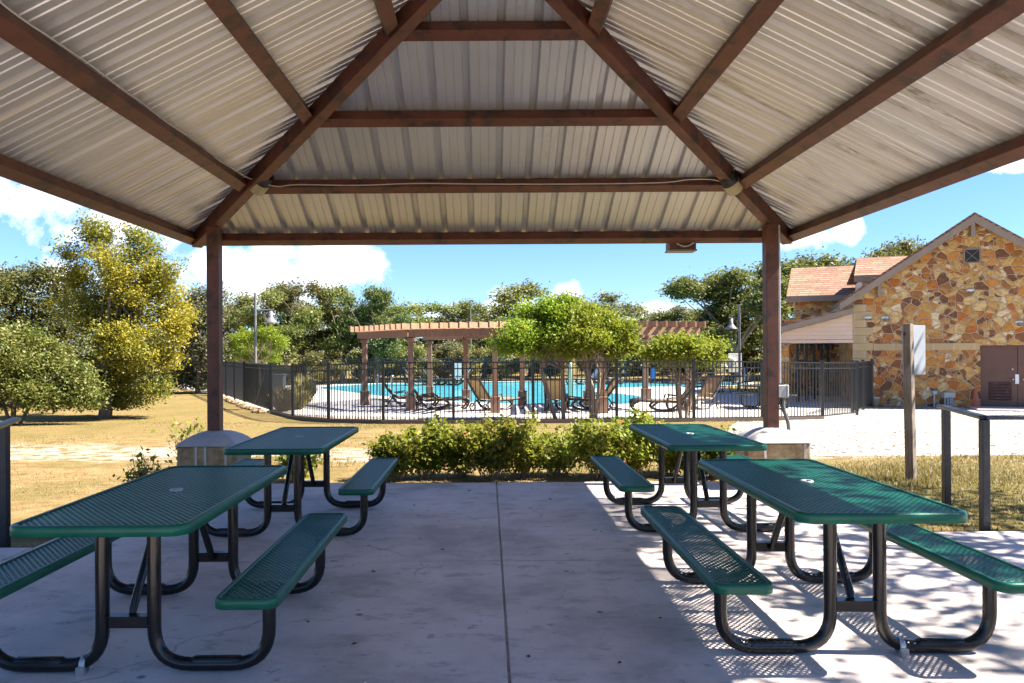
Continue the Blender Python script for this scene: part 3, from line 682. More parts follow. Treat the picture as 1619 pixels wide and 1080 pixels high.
def make_table():
    t = thing('picnic_table', 'x', 'picnic table', (0, 0, 0))
    mb = MB(); lattice(mb, 0, TW - .018, TL - .018, .06, .752, .033, .040)
    top = mb.build('tabletop', M['green'], t)
    mb = MB(); rim(mb, 0, TW, TL, .085, .76, .048, .030); mb.build('rim', M['green'], top)
    mb = MB(); mb.lathe((0, 0, .744), [(.022, -.03), (.034, -.03), (.036, .012), (.033, .017), (.025, .016), (.022, -.03)], 20); mb.build('umbrella_collar', M['grey_box'], top)
    for yy in (-.45, 0, .45): mb = MB(); mb.box(-TW + .03, TW - .03, yy - .015, yy + .015, .722, .745); mb.build('support_strap', M['green'], top)
    for sx in (-1, 1):
        mb = MB(); lattice(mb, sx * .645, .14 - .016, TL - .016, .045, .433, .033, .040)
        st = mb.build('seat', M['green'], t)
        mb = MB(); rim(mb, sx * .645, .14, TL, .06, .44, .046, .026); mb.build('rim', M['green'], st)
    for sy in (-1, 1):
        y = sy * .575
        for sx in (-1, 1):
            mb = MB(); mb.tube(bent([(sx * .122, y, .73), (sx * .122, y, .033), (sx * .665, y, .033), (sx * .665, y, .415)], .175, 8), .0315, 14)
            mb.tube([(sx * .29, y, .036), (sx * .32, y, .047), (sx * .52, y, .047), (sx * .55, y, .036)], [.024, .027, .027, .024], 10)
            mb.build('leg', M['black_tube'], t)
        mb = MB(); mb.box(-.10, .10, y - .006, y + .006, .205, .262); mb.box(-.10, .10, y - .028, y + .028, .262, .267)
        mb.lathe((0, y - sy * .02, .235), [(0, -.01), (.014, -.01), (.014, .01), (0, .01)], 8); mb.build('crossbar', M['black_tube'], t, bevel=.002)
        mb = MB(); ya = y - sy * .022
        mb.tube([(0, ya, .225), (0, ya - sy * .02, .26), (0, ya - sy * .03, .285), (0, y - sy * .36, .70), (0, y - sy * .38, .728)], [.018, .018, .021, .021, .014], 10); mb.build('brace', M['black_tube'], t)
    return t
proto = make_table()
spots = [((-1.71, 4.21, 0), 'near left green mesh picnic table, its left seat running out of the photo'),
         ((-1.685, 6.86, 0), 'far left green mesh picnic table in front of the left stone pedestal'),
         ((1.815, 4.38, 0), 'near right green mesh picnic table with dappled sunlight on its top'),
         ((1.82, 6.94, 0), 'far right green mesh picnic table between the pink flowered shrubs and the near right table')]
rz = [R(.4), R(.2), R(-.3), R(.3)]
for i, (loc, lab) in enumerate(spots):
    o = proto if i == 0 else copy_tree(proto)
    o.location = loc; o.rotation_euler = (0, 0, rz[i]); o['label'] = lab; o['group'] = 'green picnic tables under the pavilion'
def clamp(loc, label):
    mb = MB(); 
    for k in (-.013, .0, .013):
        pts = [(loc[0] + k * .6, loc[1] + .040 * math.cos(a), .036 + .042 * math.sin(a)) for a in [2 * math.pi * j / 12 for j in range(13)]]; mb.tube(pts, .0065, 6)
    mb.box(loc[0] - .018, loc[0] + .018, loc[1] - .058, loc[1] - .040, .0, .04)
    tag(mb.build('pipe_clamp', M['zinc']), label, 'clamp')
clamp((-1.71 - .20, 4.21 - .575, 0), 'shiny metal clamp around the foot of the near left table')
clamp((1.815 + .215, 4.38 - .575, 0), 'shiny metal clamp around the foot of the near right table')

# ---------------------------------------------------------------- hand rails and sign post
def railing(name, pts, posts, label):
    t = thing(name, label, 'railing', (pts[0][0], pts[0][1], 0))
    mb = MB()
    for a, b in zip(pts, pts[1:]): mb.beam((a[0], a[1], .925), (b[0], b[1], .925), .075, .035)
    mb.build('handrail', M['rail'], t, bevel=.008)
    for (x, y, z) in posts:
        mb = MB(); mb.box(x - .032, x + .032, y - .032, y + .032, z - .1, .908); mb.build('post', M['rail'], t, bevel=.006)
railing('handrail_fence', [(4.62, 7.85), (4.19, 6.49), (8.6, 6.45)], [(4.565, 7.66, -.05), (4.19, 6.49, 0), (6.3, 6.47, 0), (8.5, 6.45, 0)], 'dark steel handrail with square posts at the right walkway')
railing('handrail_fence', [(-4.22, 6.88), (-3.72, 5.6), (-3.72, 3.0)], [(-4.065, 6.46, -.05), (-3.72, 5.6, 0), (-3.72, 3.2, 0)], 'dark steel handrail end at the left edge of the patio')
def sign():
    b = G(1441, 762, -.055); t = thing('sign_post', 'weathered wooden post carrying a blank grey metal sign board seen from behind', 'sign post', b)
    zt = P(1440, 512, b.y).z; a = R(38); s = .047
    ax = Vector((math.cos(a), math.sin(a), 0)) * s; ay = Vector((-math.sin(a), math.cos(a), 0)) * s
    mb = MB(); lean = Vector((-.012 * (zt + .05) / 1.0, 0, 0))
    mb.add([b + i * ax + j * ay + Vector((0, 0, -.2)) for j in (-1, 1) for i in (-1, 1)] + [b + i * ax + j * ay + Vector((-.035, 0, zt - b.z)) for j in (-1, 1) for i in (-1, 1)], [(0, 2, 3, 1), (4, 5, 7, 6), (0, 1, 5, 4), (2, 6, 7, 3), (0, 4, 6, 2), (1, 3, 7, 5)])
    mb.build('post', M['post_wood'], t, bevel=.006)
    u = Vector((math.cos(R(25)), math.sin(R(25)), 0)); nn = Vector((-u.y, u.x, 0))
    z0, z1 = P(1450, 593, b.y).z, P(1450, 514, b.y).z
    c = b + nn * .075 + u * .035 + Vector((.085, 0, 0)); c.z = (z0 + z1) / 2
    mb = MB(); mb.obox(c, u * .20, nn * .004, (0, 0, (z1 - z0) / 2)); mb.build('board', M['signback'], t, bevel=.003)
sign()

# ---------------------------------------------------------------- foliage tools
def leaf_mesh(name, cen, size, v, h, m, parent, rng, up=.35, aspect=.55, org=None, mats=None, mi=None):
    n = len(cen); org = org if org is not None else np.zeros(3)
    nr = rng.normal(size=(n, 3)); nr[:, 2] = np.abs(nr[:, 2]) + up; nr /= np.linalg.norm(nr, axis=1)[:, None]
    t = rng.normal(size=(n, 3)); t -= nr * (t * nr).sum(1)[:, None]; t /= np.linalg.norm(t, axis=1)[:, None]
    b = np.cross(nr, t); s = (size * rng.uniform(.6, 1.35, n))[:, None]
    V = np.empty((n, 4, 3)); cen = cen - org
    V[:, 0] = cen - t * s; V[:, 1] = cen - b * s * aspect + nr * s * .18; V[:, 2] = cen + t * s; V[:, 3] = cen + b * s * aspect + nr * s * .18
    me = bpy.data.meshes.new(name); me.vertices.add(n * 4); me.vertices.foreach_set('co', V.ravel())
    me.loops.add(n * 4); me.loops.foreach_set('vertex_index', np.arange(n * 4, dtype=np.int32))
    me.polygons.add(n); me.polygons.foreach_set('loop_start', np.arange(0, n * 4, 4, dtype=np.int32)); me.polygons.foreach_set('loop_total', np.full(n, 4, dtype=np.int32))
    for nm, arr in (('v', v), ('h', h)):
        at = me.attributes.new(nm, 'FLOAT', 'POINT'); at.data.foreach_set('value', np.repeat(np.clip(arr, 0, 1), 4).astype(np.float32))
    for mm in (mats or [m]): me.materials.append(mm)
    if mi is not None: me.polygons.foreach_set('material_index', mi.astype(np.int32))
    me.update(); me.validate()
    o = bpy.data.objects.new(name, me); col.objects.link(o)
    if parent: o.parent = parent; ORG[o.name] = Vector(org)
    return o
def crown_points(blobs, n, rng, per=26, sd=.30, zmin=None, inner=.45):
    """blobs: (centre, radii, weight, h). leaves gather into twig clumps spread through each blob"""
    wts = np.array([b[2] * (b[1][0] * b[1][1] * b[1][2]) ** .67 for b in blobs]); wts /= wts.sum()
    nc = max(4, n // per); idx = rng.choice(len(blobs), nc, p=wts)
    d = rng.normal(size=(nc, 3)); d /= np.linalg.norm(d, axis=1)[:, None]; r = inner + (1.05 - inner) * rng.random(nc) ** .6
    cc = np.array([blobs[i][0] for i in idx]); rr = np.array([blobs[i][1] for i in idx]); hh = np.array([blobs[i][3] for i in idx])
    cl = cc + d * r[:, None] * rr
    mid = np.mean([b[0] for b in blobs], axis=0); outw = cl - mid; outw /= np.linalg.norm(outw, axis=1)[:, None] + 1e-6; outw[:, 2] += .25
    tone = rng.normal(.5, .17, nc); hb = np.clip(hh + rng.normal(0, .28, nc), 0, 1)
    k = rng.integers(per // 2, per * 3 // 2, nc); ci = np.repeat(np.arange(nc), k)
    sdv = sd * rng.uniform(.6, 1.5, nc)
    pts = cl[ci] + rng.normal(size=(len(ci), 3)) * sdv[ci][:, None] * np.array([1, 1, .62]) * .8 + outw[ci] * (rng.gamma(1.2, .22, len(ci)) * sdv[ci])[:, None]
    v = tone[ci] + rng.normal(0, .20, len(ci)); h = hb[ci] + rng.normal(0, .10, len(ci))
    if zmin is not None:
        ok = pts[:, 2] > zmin; pts, v, h = pts[ok], v[ok], h[ok]
    return pts, v, h, cl
def lumpy(blobs, rng, k=5, f=.5):      # break each blob into smaller ones for an uneven outline
    out = []
    for (c, r, wgt, h) in blobs:
        for j in range(k):
            d = rng.normal(size=3); d /= np.linalg.norm(d); q_ = rng.uniform(.72, 1.3)
            out.append((np.array(c) + d * np.array(r) * rng.uniform(.2, .72), np.array(r) * f * q_, wgt * rng.uniform(.5, 1.5), h))
    return out
def limb(mb, a, b, r0, r1, rng, bend=.12, k=5, n=7):
    a, b = Vector(a), Vector(b); L_ = (b - a).length; off = Vector(rng.normal(size=3)) * bend * L_
    pts = []; rs = []
    for i in range(k + 1):
        t = i / k; pts.append(a.lerp(b, t) + off * (4 * t * (1 - t)) * .5 + Vector((0, 0, bend * L_ * t * (1 - t)))); rs.append(r0 + (r1 - r0) * t)
    mb.tube(pts, rs, n, caps=False); return pts
def make_tree(name, label, cat, base, blobs, n, lsize, lm, seed, bark='bark', trunk_r=.16, fork=.32, nlimb=12, stems=1, sd=.3, per=26, group=None, zmin=None, spread=.25, inner=.45, up=.35):
    rng = np.random.default_rng(seed); base = Vector(base)
    t = thing(name, label, cat, base, group)
    pts, v, h, cl = crown_points(blobs, n, rng, per, sd, zmin, inner)
    top = max(b[0][2] for b in blobs); ctr = np.mean([b[0] for b in blobs], axis=0)
    mb = MB()
    for s in range(stems):
        a = 2 * math.pi * s / stems + rng.uniform(0, 1)
        foot = base + (Vector((math.cos(a), math.sin(a), 0)) * trunk_r * 1.3 if stems > 1 else Vector((0, 0, 0))) - Vector((0, 0, .1))
        fk = base.lerp(Vector(ctr), fork) + (Vector((math.cos(a), math.sin(a), 0)) * spread if stems > 1 else Vector((rng.normal() * .08, rng.normal() * .08, 0)))
        fk.z = base.z + (top - base.z) * fork * (1 + rng.uniform(-.1, .1))
        limb(mb, foot, fk, trunk_r * (1.15 if stems == 1 else .8), trunk_r * .75, rng, .05, 6, 9)
        mine = cl[s::stems]; pick = mine[rng.choice(len(mine), min(nlimb, len(mine)), replace=False)]
        for c in pick:
            p = limb(mb, fk, Vector(c), trunk_r * .45, trunk_r * .06, rng, .14, 5, 6)
            for q_ in range(2):
                c2 = mine[rng.integers(len(mine))]
                if (Vector(c2) - p[3]).length < (top - base.z) * .45: limb(mb, p[3], Vector(c2), trunk_r * .18, trunk_r * .03, rng, .12, 4, 5)
    mb.build('trunk', M[bark], t, fix=False)
    leaf_mesh('crown', pts, lsize, v, h, M[lm], t, rng, up, org=np.array(base))
    return t
def pxblobs(lst, d, seed, depth=.8):
    rng = np.random.default_rng(seed); out = []
    for b in lst:
        px, py, rx, ry = b[:4]; hh = b[4] if len(b) > 4 else .2; dd = d + rng.uniform(-1, 1) * rx * d / F * .7
        c = P(px, py, dd); out.append((np.array(c), np.array((rx * d / F, rx * d / F * depth, ry * d / F)), 1.0, hh))
    return lumpy(out, rng, 8, .46)

# left foreground trees
b = G(165, 661, -.36)
make_tree('elm_tree', 'bushy tree turning golden yellow, standing alone on the dry lawn', 'tree', b,
          pxblobs([(112, 398, 30, 26, .45), (148, 372, 30, 32, .35), (168, 385, 26, 30, .4), (212, 385, 38, 34, .25), (252, 428, 36, 34, .45), (238, 405, 30, 25, .3), (130, 440, 40, 32, .7), (190, 450, 66, 42, .85), (255, 470, 42, 40, .85), (275, 510, 30, 36, .95),
                    (140, 500, 60, 48, .45), (210, 520, 70, 50, .6), (255, 560, 44, 44, .7), (150, 570, 60, 45, .2), (205, 600, 60, 34, .25), (120, 590, 40, 40, .1), (240, 615, 40, 24, .3), (170, 632, 56, 20, .1), (205, 634, 44, 18, .15), (110, 620, 34, 22, .1), (195, 545, 66, 60, .6), (190, 480, 62, 50, .95), (175, 420, 60, 40, .6), (170, 600, 60, 34, .2), (265, 500, 36, 60, 1.0), (240, 450, 40, 40, .9)], b.y, 3, .8),
          78000, .040, 'leaf_gold', 11, trunk_r=.17, fork=.32, nlimb=20, sd=.16, per=34, zmin=-.15, inner=.1)
make_tree('live_oak', 'dark green oak at the left edge behind the golden tree', 'tree', (-18.2, 28, -.36),
          pxblobs([(15, 455, 50, 34), (62, 440, 34, 26), (88, 470, 30, 34), (-30, 470, 60, 50), (40, 510, 66, 50), (0, 560, 70, 50), (75, 560, 50, 50), (20, 610, 70, 36), (-60, 540, 60, 70), (100, 520, 30, 40)], 28, 4),
          46000, .062, 'leaf_dark', 12, trunk_r=.25, nlimb=16, sd=.28, zmin=0)
b = G(22, 675, -.36)
make_tree('oak_sapling', 'small spreading multi-stemmed tree with thin bare trunks at the far left of the lawn', 'tree', b,
          pxblobs([(30, 545, 46, 30), (70, 575, 50, 34), (110, 600, 36, 34), (10, 590, 50, 40), (-30, 560, 50, 40), (60, 620, 56, 24), (130, 625, 22, 20), (-20, 625, 40, 24)], b.y, 5),
          40000, .042, 'leaf_light', 13, trunk_r=.055, stems=4, nlimb=7, sd=.2, zmin=.0, spread=.35, fork=.3)
make_tree('cedar_tree', 'thin grey green tree just left of the left pavilion post', 'tree', (-13.6, 36, -.36),
          pxblobs([(305, 480, 26, 28), (330, 500, 24, 30), (295, 530, 30, 36), (325, 550, 30, 34), (300, 585, 34, 34), (330, 600, 26, 26), (345, 470, 16, 18)], 36, 6),
          20000, .065, 'leaf_grey', 14, trunk_r=.12, nlimb=14, sd=.28, zmin=-.2)
make_tree('understory_tree', 'low olive thicket tree behind the dark oak', 'tree', (-22, 36, -.36),
          pxblobs([(60, 590, 60, 50), (110, 600, 50, 40), (0, 580, 60, 60), (240, 600, 40, 36), (200, 590, 40, 40), (150, 590, 50, 40)], 36, 7), 16000, .08, 'leaf_oak', 15, trunk_r=.12, nlimb=10, sd=.35, zmin=-.3)

# oak templates for the tree line
def oak_template(seed, Ht, Wd, lm, n=24000, low=.18, h=.25, lsize=.085):
    rng = np.random.default_rng(seed); bl = []
    for i in range(13):
        a = rng.uniform(0, 2 * math.pi); rr = Wd * .5 * math.sqrt(rng.random()) * .72; z = Ht * rng.uniform(low + .16, .86); s = rng.uniform(.55, 1.0)
        z = min(z, Ht * (.90 - .25 * (rr / (Wd * .5)) ** 2))
        bl.append((np.array((rr * math.cos(a), rr * math.sin(a), z)), np.array((Wd * .20 * s, Wd * .20 * s, Ht * .135 * s)), 1.0, h * rng.uniform(.3, 1.6)))
    bl = lumpy(bl, rng, 5, .55)
    return make_tree('live_oak', 'x', 'tree', (0, 0, 0), bl, n, lsize, lm, seed, trunk_r=.02 * Ht + .06, fork=.28, nlimb=15, sd=.27, per=40, zmin=Ht * low * .6, inner=.25)
tmpl = [oak_template(21, 7.0, 8.0, 'leaf_oak'), oak_template(22, 7.0, 7.0, 'leaf_dark', 32000), oak_template(23, 6.5, 8.5, 'leaf_light', 21000), oak_template(24, 7.0, 7.5, 'leaf_grey', 19000), oak_template(25, 4.0, 6.5, 'leaf_oak', 17000, .02, .3, .10)]
used = [False] * len(tmpl)
def plant(k, px, ytop, d, label, wide=1.0, rot=None, grp='oaks beyond the pool'):
    o = tmpl[k] if not used[k] else copy_tree(tmpl[k]); used[k] = True
    base = P(px, VY, d); hts = [7.0, 7.0, 6.5, 7.0, 4.0]; zt = P(px, ytop, d).z; s = (zt + .36) / (hts[k] * .98)
    o.location = (base.x, d, -.36); o.scale = (s * wide, s * wide, s); o.rotation_euler = (0, 0, rot if rot is not None else rnd.uniform(0, 6.28)); o['label'] = label; o['group'] = grp
    return o
line = [
    (0, 372, 470, 50, 'grey green oak beyond the fence just right of the left pavilion post', .9),
    (2, 425, 455, 47, 'pale olive oak rising behind the left lamp post', .9),
    (0, 478, 440, 50, 'tallest broad oak in the left half of the tree line', .95),
    (2, 540, 450, 49, 'olive oak second from the left end of the pergola', .8),
    (1, 592, 452, 47, 'dark green oak rising behind the left end of the pergola', .8),
    (2, 655, 476, 52, 'low olive oak showing above the left part of the pergola', 1.4),
    (3, 705, 478, 54, 'grey green oak showing above the pergola beside the middle lamp post', 1.3),
    (0, 765, 472, 56, 'oak with sunlit top right of the middle lamp post', 1.2),
    (2, 838, 447, 58, 'pale oak whose top shows above the left half of the bright green tree', 1.2),
    (3, 940, 447, 52, 'grey oak spreading above the right half of the bright green tree', 1.2),
    (2, 1000, 482, 60, 'small pale oak showing left of the shorter pergola roof', 1.4),
    (3, 1055, 476, 60, 'thin pale oak above the shorter pergola roof', 1.3),
    (2, 1090, 486, 62, 'low rounded oak between the pergola end and the big dark oak', 1.2),
    (1, 1165, 424, 46, 'big dark oak behind the right lamp post', 1.35),
    (1, 1125, 448, 49, 'dark oak crowding the left side of the big dark oak', 1.2),
    (1, 1222, 412, 50, 'dark oak half hidden by the right pavilion post', 1.3),
    (1, 1300, 402, 52, 'dark oak showing above the rear shingled roof', 1.3),
    (0, 1385, 368, 55, 'tall oak rising highest over the building roof left of the gable', .75),
    (1, 1452, 385, 58, 'oak just peeping over the left slope of the gable roof', .7),
    (3, 330, 480, 60, 'faint grey oak far behind the left pavilion post', 1.0),
    (0, -60, 440, 40, 'oak cut off by the left edge of the photo', 1.0),
    (1, 1640, 420, 60, 'oak hidden behind the right end of the stone building', .9)]
for (k, px, yt, d, lab, wd) in line: plant(k, px, yt, d, lab, wd)
bush = [(375, 560, 46, 'low olive brush behind the left end of the far pool fence'), (440, 555, 47, 'low brush behind the grey waste bin'), (510, 548, 46, 'low rounded brush behind the far fence left of the pergola'),
        (575, 550, 48, 'low brush behind the leftmost pergola post'), (640, 540, 49, 'low brush behind the second pergola post'), (715, 545, 50, 'low brush between the pergola posts in the middle'), (790, 540, 51, 'low brush left of the bright green tree trunks'),
        (870, 545, 52, 'low brush behind the bright green tree trunks'), (950, 545, 52, 'low brush behind the right trunks of the bright green trees'), (1030, 545, 52, 'low brush behind the right pergola posts'), (1100, 545, 50, 'low brush left of the life ring board'), (1170, 545, 49, 'low brush behind the life ring board'), (1240, 545, 50, 'low brush behind the covered porch'),
        (1310, 540, 50, 'low brush seen through the covered porch opening'), (310, 585, 44, 'low brush at the lawn edge behind the thin grey tree'), (250, 590, 46, 'low brush at the lawn edge behind the golden tree'), (150, 585, 48, 'low brush far behind the golden tree trunk'), (50, 580, 46, 'low brush behind the small spreading tree')]
for (px, yt, d, lab) in bush: plant(4, px, yt, d, lab, 1.0, grp='brush along the far fence')
# distant wood closing the view
def woodland():
    rng = np.random.default_rng(77); n = 36000
    x = rng.uniform(-75, 75, n); y = rng.uniform(64, 82, n); hgt = 3.6 + 1.3 * np.sin(x * .31) + .8 * np.sin(x * .83 + 1) + .5 * np.sin(x * 2.1)
    z = -.4 + hgt * rng.random(n) ** .8
    o = leaf_mesh('woodland', np.stack([x, y, z], 1), .26, rng.normal(.45, .25, n), np.clip(rng.normal(.25, .2, n), 0, 1), M['leaf_oak'], None, rng)
    tag(o, 'far-off olive wood closing the view beyond the lawn and pool', 'woodland', kind='stuff')
woodland()
# tree outside the frame on the right whose dappled shade falls on the tables
make_tree('shade_oak', 'oak right of the walkway casting dappled shade on the right tables', 'tree', (9.8, 4.9, -.05),
          [(np.array((8.2 + dx, 4.6 + dy, z)), np.array((1.3, 1.3, .8)), 1.0, .2) for (dx, dy, z) in ((-.9, -.9, 5.6), (.9, .2, 6.4), (0, 1.6, 5.7), (-1.2, 1.9, 6.6), (1.6, -1.4, 5.6), (1.9, 1.6, 6.6), (.2, -1.8, 6.9), (.5, 3.0, 5.2), (-.6, .6, 7.4))],
          6500, .07, 'leaf_dark', 31, trunk_r=.2, nlimb=16, sd=.22, per=30)

# shrubs along the back of the slab
def shrub(x, y, ht, wd, n, label, seed, flower=.0, dry=.1, lsize=.029, grp='shrubs along the back of the patio'):
    rng = np.random.default_rng(seed); base = Vector((x, y, gz2(x, y))); t = thing('lantana_shrub', label, 'shrub', base, grp)
    mb = MB(); tips = []
    ns = 22
    for i in range(ns):
        a = rng.uniform(0, 2 * math.pi); s = math.sqrt(rng.random())
        tip = base + Vector((math.cos(a) * wd * s, math.sin(a) * wd * .7 * s, ht * rng.uniform(.72, 1.05) * (1 - .25 * s * s)))
        p = limb(mb, base + Vector((rng.normal() * .05, rng.normal() * .05, -.03)), tip, .0075, .0025, rng, .06, 6, 5); tips.append(p)
        for j in range(3):
            q0 = p[rng.integers(2, 6)]; q1 = q0 + Vector((rng.normal() * .10, rng.normal() * .10, abs(rng.normal()) * .10)); limb(mb, q0, q1, .003, .0015, rng, .05, 3, 4); tips.append([q0, q0.lerp(q1, .5), q1])
    mb.build('stem', M['bark_light'], t, fix=False)
    segs = [(p[i], p[i + 1]) for p in tips for i in range(len(p) - 1) if p[i].z > base.z + ht * .12]
    wt = np.array([.25 + ((s[0].z - base.z) / ht) ** 1.0 for s in segs]); wt /= wt.sum()
    idx = rng.choice(len(segs), n, p=wt); tt = rng.random(n)
    A = np.array([s[0] for s in segs])[idx]; B = np.array([s[1] for s in segs])[idx]
    pts = A + (B - A) * tt[:, None] + rng.normal(size=(n, 3)) * .045
    tone = rng.normal(.5, .14, len(segs))[idx]
    nf = int(n * flower); mi = np.zeros(n); mi[:nf] = 1
    if nf:
        tipz = np.array([p[-1] for p in tips])[rng.integers(0, len(tips), nf)]; pts[:nf] = tipz + rng.normal(size=(nf, 3)) * .02
    leaf_mesh('foliage', pts, lsize, tone + rng.normal(0, .2, n), np.clip(rng.normal(dry, .25, n), 0, 1), None, t, rng, .15, .6, org=np.array(base), mats=[M['leaf_shrub'], M['blossom']], mi=mi)
    return t
sh = [(628, 690, .40, 1500, .0, .1, 'leftmost low shrub of the row behind the slab'), (672, 668, .50, 2100, .0, .1, 'rounded green shrub beside the far left bench'), (726, 672, .50, 2100, .003, .15, 'leafy green shrub with bare stems left of the slab joint'),
      (776, 662, .50, 2100, .003, .12, 'leafy shrub with tall light shoots directly behind the slab joint'), (826, 672, .50, 1600, .0, .2, 'thinner shrub just right of the slab joint'), (880, 684, .50, 1300, .0, .3, 'sparse brownish shrub with upright dry stems in the middle of the row'),
      (945, 664, .50, 2300, .010, .15, 'pink flowered shrub behind the bench of the far right table'), (1005, 658, .55, 2500, .012, .12, 'tall pink flowered shrub left of the far right tabletop'), (1065, 672, .5, 2300, .010, .15, 'flowering shrub behind the legs of the far right table'), (1125, 690, .45, 2000, .004, .12, 'low green shrub beside the right stone pedestal')]
for i, (px, yt, wd, n, fl, dry, lab) in enumerate(sh):
    y = 9.55 + .15 * ((i * 7) % 3 - 1); x = (und(px, 700)[0] - VX) * y / F; ht = P(px, yt - 4, y).z - gz(y)
    shrub(x, y, ht, wd, int(n * 1.9), lab, 100 + i, fl, dry)
shrub(-3.62, 9.35, .82, .30, 260, 'thin leafy sprig rising behind the left stone pedestal', 130, 0, .1, .032, None)
shrub(-3.98, 8.9, .62, .25, 230, 'small leafy sprig at the left side of the left stone pedestal', 131, 0, .1, .032, None)
shrub(-2.35, 9.35, .40, .34, 700, 'low green plant under the far left table beside its pedestal', 132, 0, .1, .032, None)
shrub(3.95, 13.2, .26, .22, 260, 'tiny green weed at the edge of the gravel', 134, 0, .1, .032, None)

# bright green ornamental trees in the pool bed
def ornamental(label, lst, bpx, bpy, n, seed, stems, d=None, tr=.06, nl=6):
    b = G(bpx, bpy, -.34)
    if d: b = P(bpx, VY, d); b.z = -.36
    return make_tree('ornamental_tree', label, 'tree', b, pxblobs(lst, b.y, seed, .85), int(n * 2.1), .040, 'leaf_bright', seed, bark='bark_light', trunk_r=tr, stems=stems, nlimb=nl, sd=.14, per=34, zmin=.75, spread=.30, fork=.45, group='bright green trees by the pool', inner=.1)
ornamental('largest bright green tree, its trunks standing between the two pergolas', [(850, 502, 42, 26), (878, 484, 42, 24), (815, 525, 36, 24), (860, 530, 50, 30), (905, 505, 50, 34), (895, 530, 54, 34), (830, 548, 40, 18), (890, 550, 40, 20), (790, 545, 20, 14)], 886, 664, 17000, 41, 2, tr=.072, nl=9)
ornamental('bright green tree with several thin trunks right of the largest one', [(925, 515, 44, 32), (945, 535, 50, 28), (950, 510, 38, 24), (985, 525, 26, 26), (930, 530, 40, 28), (965, 550, 36, 22), (920, 555, 30, 16), (995, 550, 14, 16)], 938, 666, 12000, 42, 4, tr=.06)
ornamental('smaller bright green tree with bare curving stems by the right pergola posts', [(1080, 556, 50, 22), (1055, 552, 30, 18), (1090, 549, 32, 18), (1125, 555, 24, 22), (1075, 565, 36, 14), (1035, 562, 22, 12), (1115, 570, 26, 14)], 1080, 664, 9500, 43, 4, tr=.05)
ornamental('bright green bushy tree left of the pool beneath the left lamp', [(385, 540, 22, 20), (415, 532, 26, 18), (440, 545, 16, 20), (400, 560, 34, 16), (365, 560, 14, 14), (425, 565, 24, 14)], 405, 610, 9000, 44, 3, d=38, tr=.07)
def reed_clump(px, d, ht, wd, label, seed, m):
    rng = np.random.default_rng(seed); b = P(px, VY, d); b.z = -.36; n = 700; mb_v = []; 
    a = rng.uniform(0, 2 * math.pi, n); s = rng.random(n) ** .5; me = bpy.data.meshes.new('ornamental_grass'); V = np.empty((n, 5, 3))
    base = np.stack([np.cos(a) * s * wd * .25, np.sin(a) * s * wd * .25, np.zeros(n)], 1); tip = np.stack([np.cos(a) * s * wd, np.sin(a) * s * wd, ht * rng.uniform(.6, 1.1, n) * (1 - .35 * s * s)], 1)
    mid = (base + tip) * .5 + np.stack([np.zeros(n), np.zeros(n), ht * .14 * np.ones(n)], 1); side = np.stack([-np.sin(a), np.cos(a), np.zeros(n)], 1) * .012
    V[:, 0] = base - side; V[:, 1] = base + side; V[:, 2] = mid + side; V[:, 3] = tip; V[:, 4] = mid - side
    me.from_pydata(V.reshape(-1, 3).tolist(), [], [tuple(range(5 * i, 5 * i + 5)) for i in range(n)])
    for nm, arr in (('v', rng.random(n)), ('h', rng.random(n) * .5)):
        at = me.attributes.new(nm, 'FLOAT', 'POINT'); at.data.foreach_set('value', np.repeat(arr, 5).astype(np.float32))
    me.materials.append(m); o = bpy.data.objects.new('ornamental_grass', me); col.objects.link(o); o.location = b; tag(o, label, 'ornamental grass')
reed_clump(447, 24.6, .85, .55, 'green brown clump of ornamental grass just inside the curved fence', 51, M['straw'])
reed_clump(480, 27.5, 1.15, .5, 'tall straw coloured clump of ornamental grass beside the deck', 52, M['reed'])
reed_clump(470, 25.4, .75, .5, 'low straw coloured grass clump between the two larger ones', 53, M['reed'])

# ---------------------------------------------------------------- fences
def fence(name, label, pts, hgt, m, step=.105, cap=.03, pw=.034):
    t = thing(name, label, 'fence', (pts[0][0], pts[0][1], gz(pts[0][1])))
    for (x, y) in pts:
        z = gz(y); mb = MB(); mb.box(x - pw, x + pw, y - pw, y + pw, z - .1, z + hgt + cap); mb.box(x - pw - .006, x + pw + .006, y - pw - .006, y + pw + .006, z + hgt + cap, z + hgt + cap + .018); mb.build('fence_post', m, t)
    for (a, b_) in zip(pts, pts[1:]):
        a = Vector((*a, gz(a[1]))); b = Vector((*b_, gz(b_[1]))); u = (b - a); L_ = u.length; u.normalize(); mb = MB()
        a2, b2 = a + u * (pw + .003), b - u * (pw + .003)
        for z, hh in ((hgt - .02, .032), (hgt - .17, .03), (.09, .03)): mb.beam(a2 + UPS * z, b2 + UPS * z, .03, hh)
        k = max(2, int(L_ / step)); side = u.cross(UPS).normalized() * .008
        for i in range(1, k):
            p = a.lerp(b, i / k); mb.obox(p + UPS * (hgt * .5 + .02), Vector((u.x, u.y, 0)) * .0105, side, (0, 0, hgt * .5 - .045))
        mb.build('picket_panel', m, t, fix=False)
    return t
def XY(px, d): p = P(px, VY + 100, d); return (p.x, p.y)
near = [XY(429, 24.0), XY(463, 21.8), XY(520, 20.0), XY(606, 18.9), XY(717, 18.85), XY(843, 18.85), XY(975, 18.9), XY(1097, 19.1), XY(1205, 19.6), XY(1300, 20.4), XY(1355, 21.9)]
fence('pool_fence', 'black metal picket fence curving along the near side of the pool', near, 1.52, M['fence'])
lx0, lx1 = XY(429, 24.0), XY(358, 33.0)
def lerp2(a, b, t): return (a[0] + (b[0] - a[0]) * t, a[1] + (b[1] - a[1]) * t)
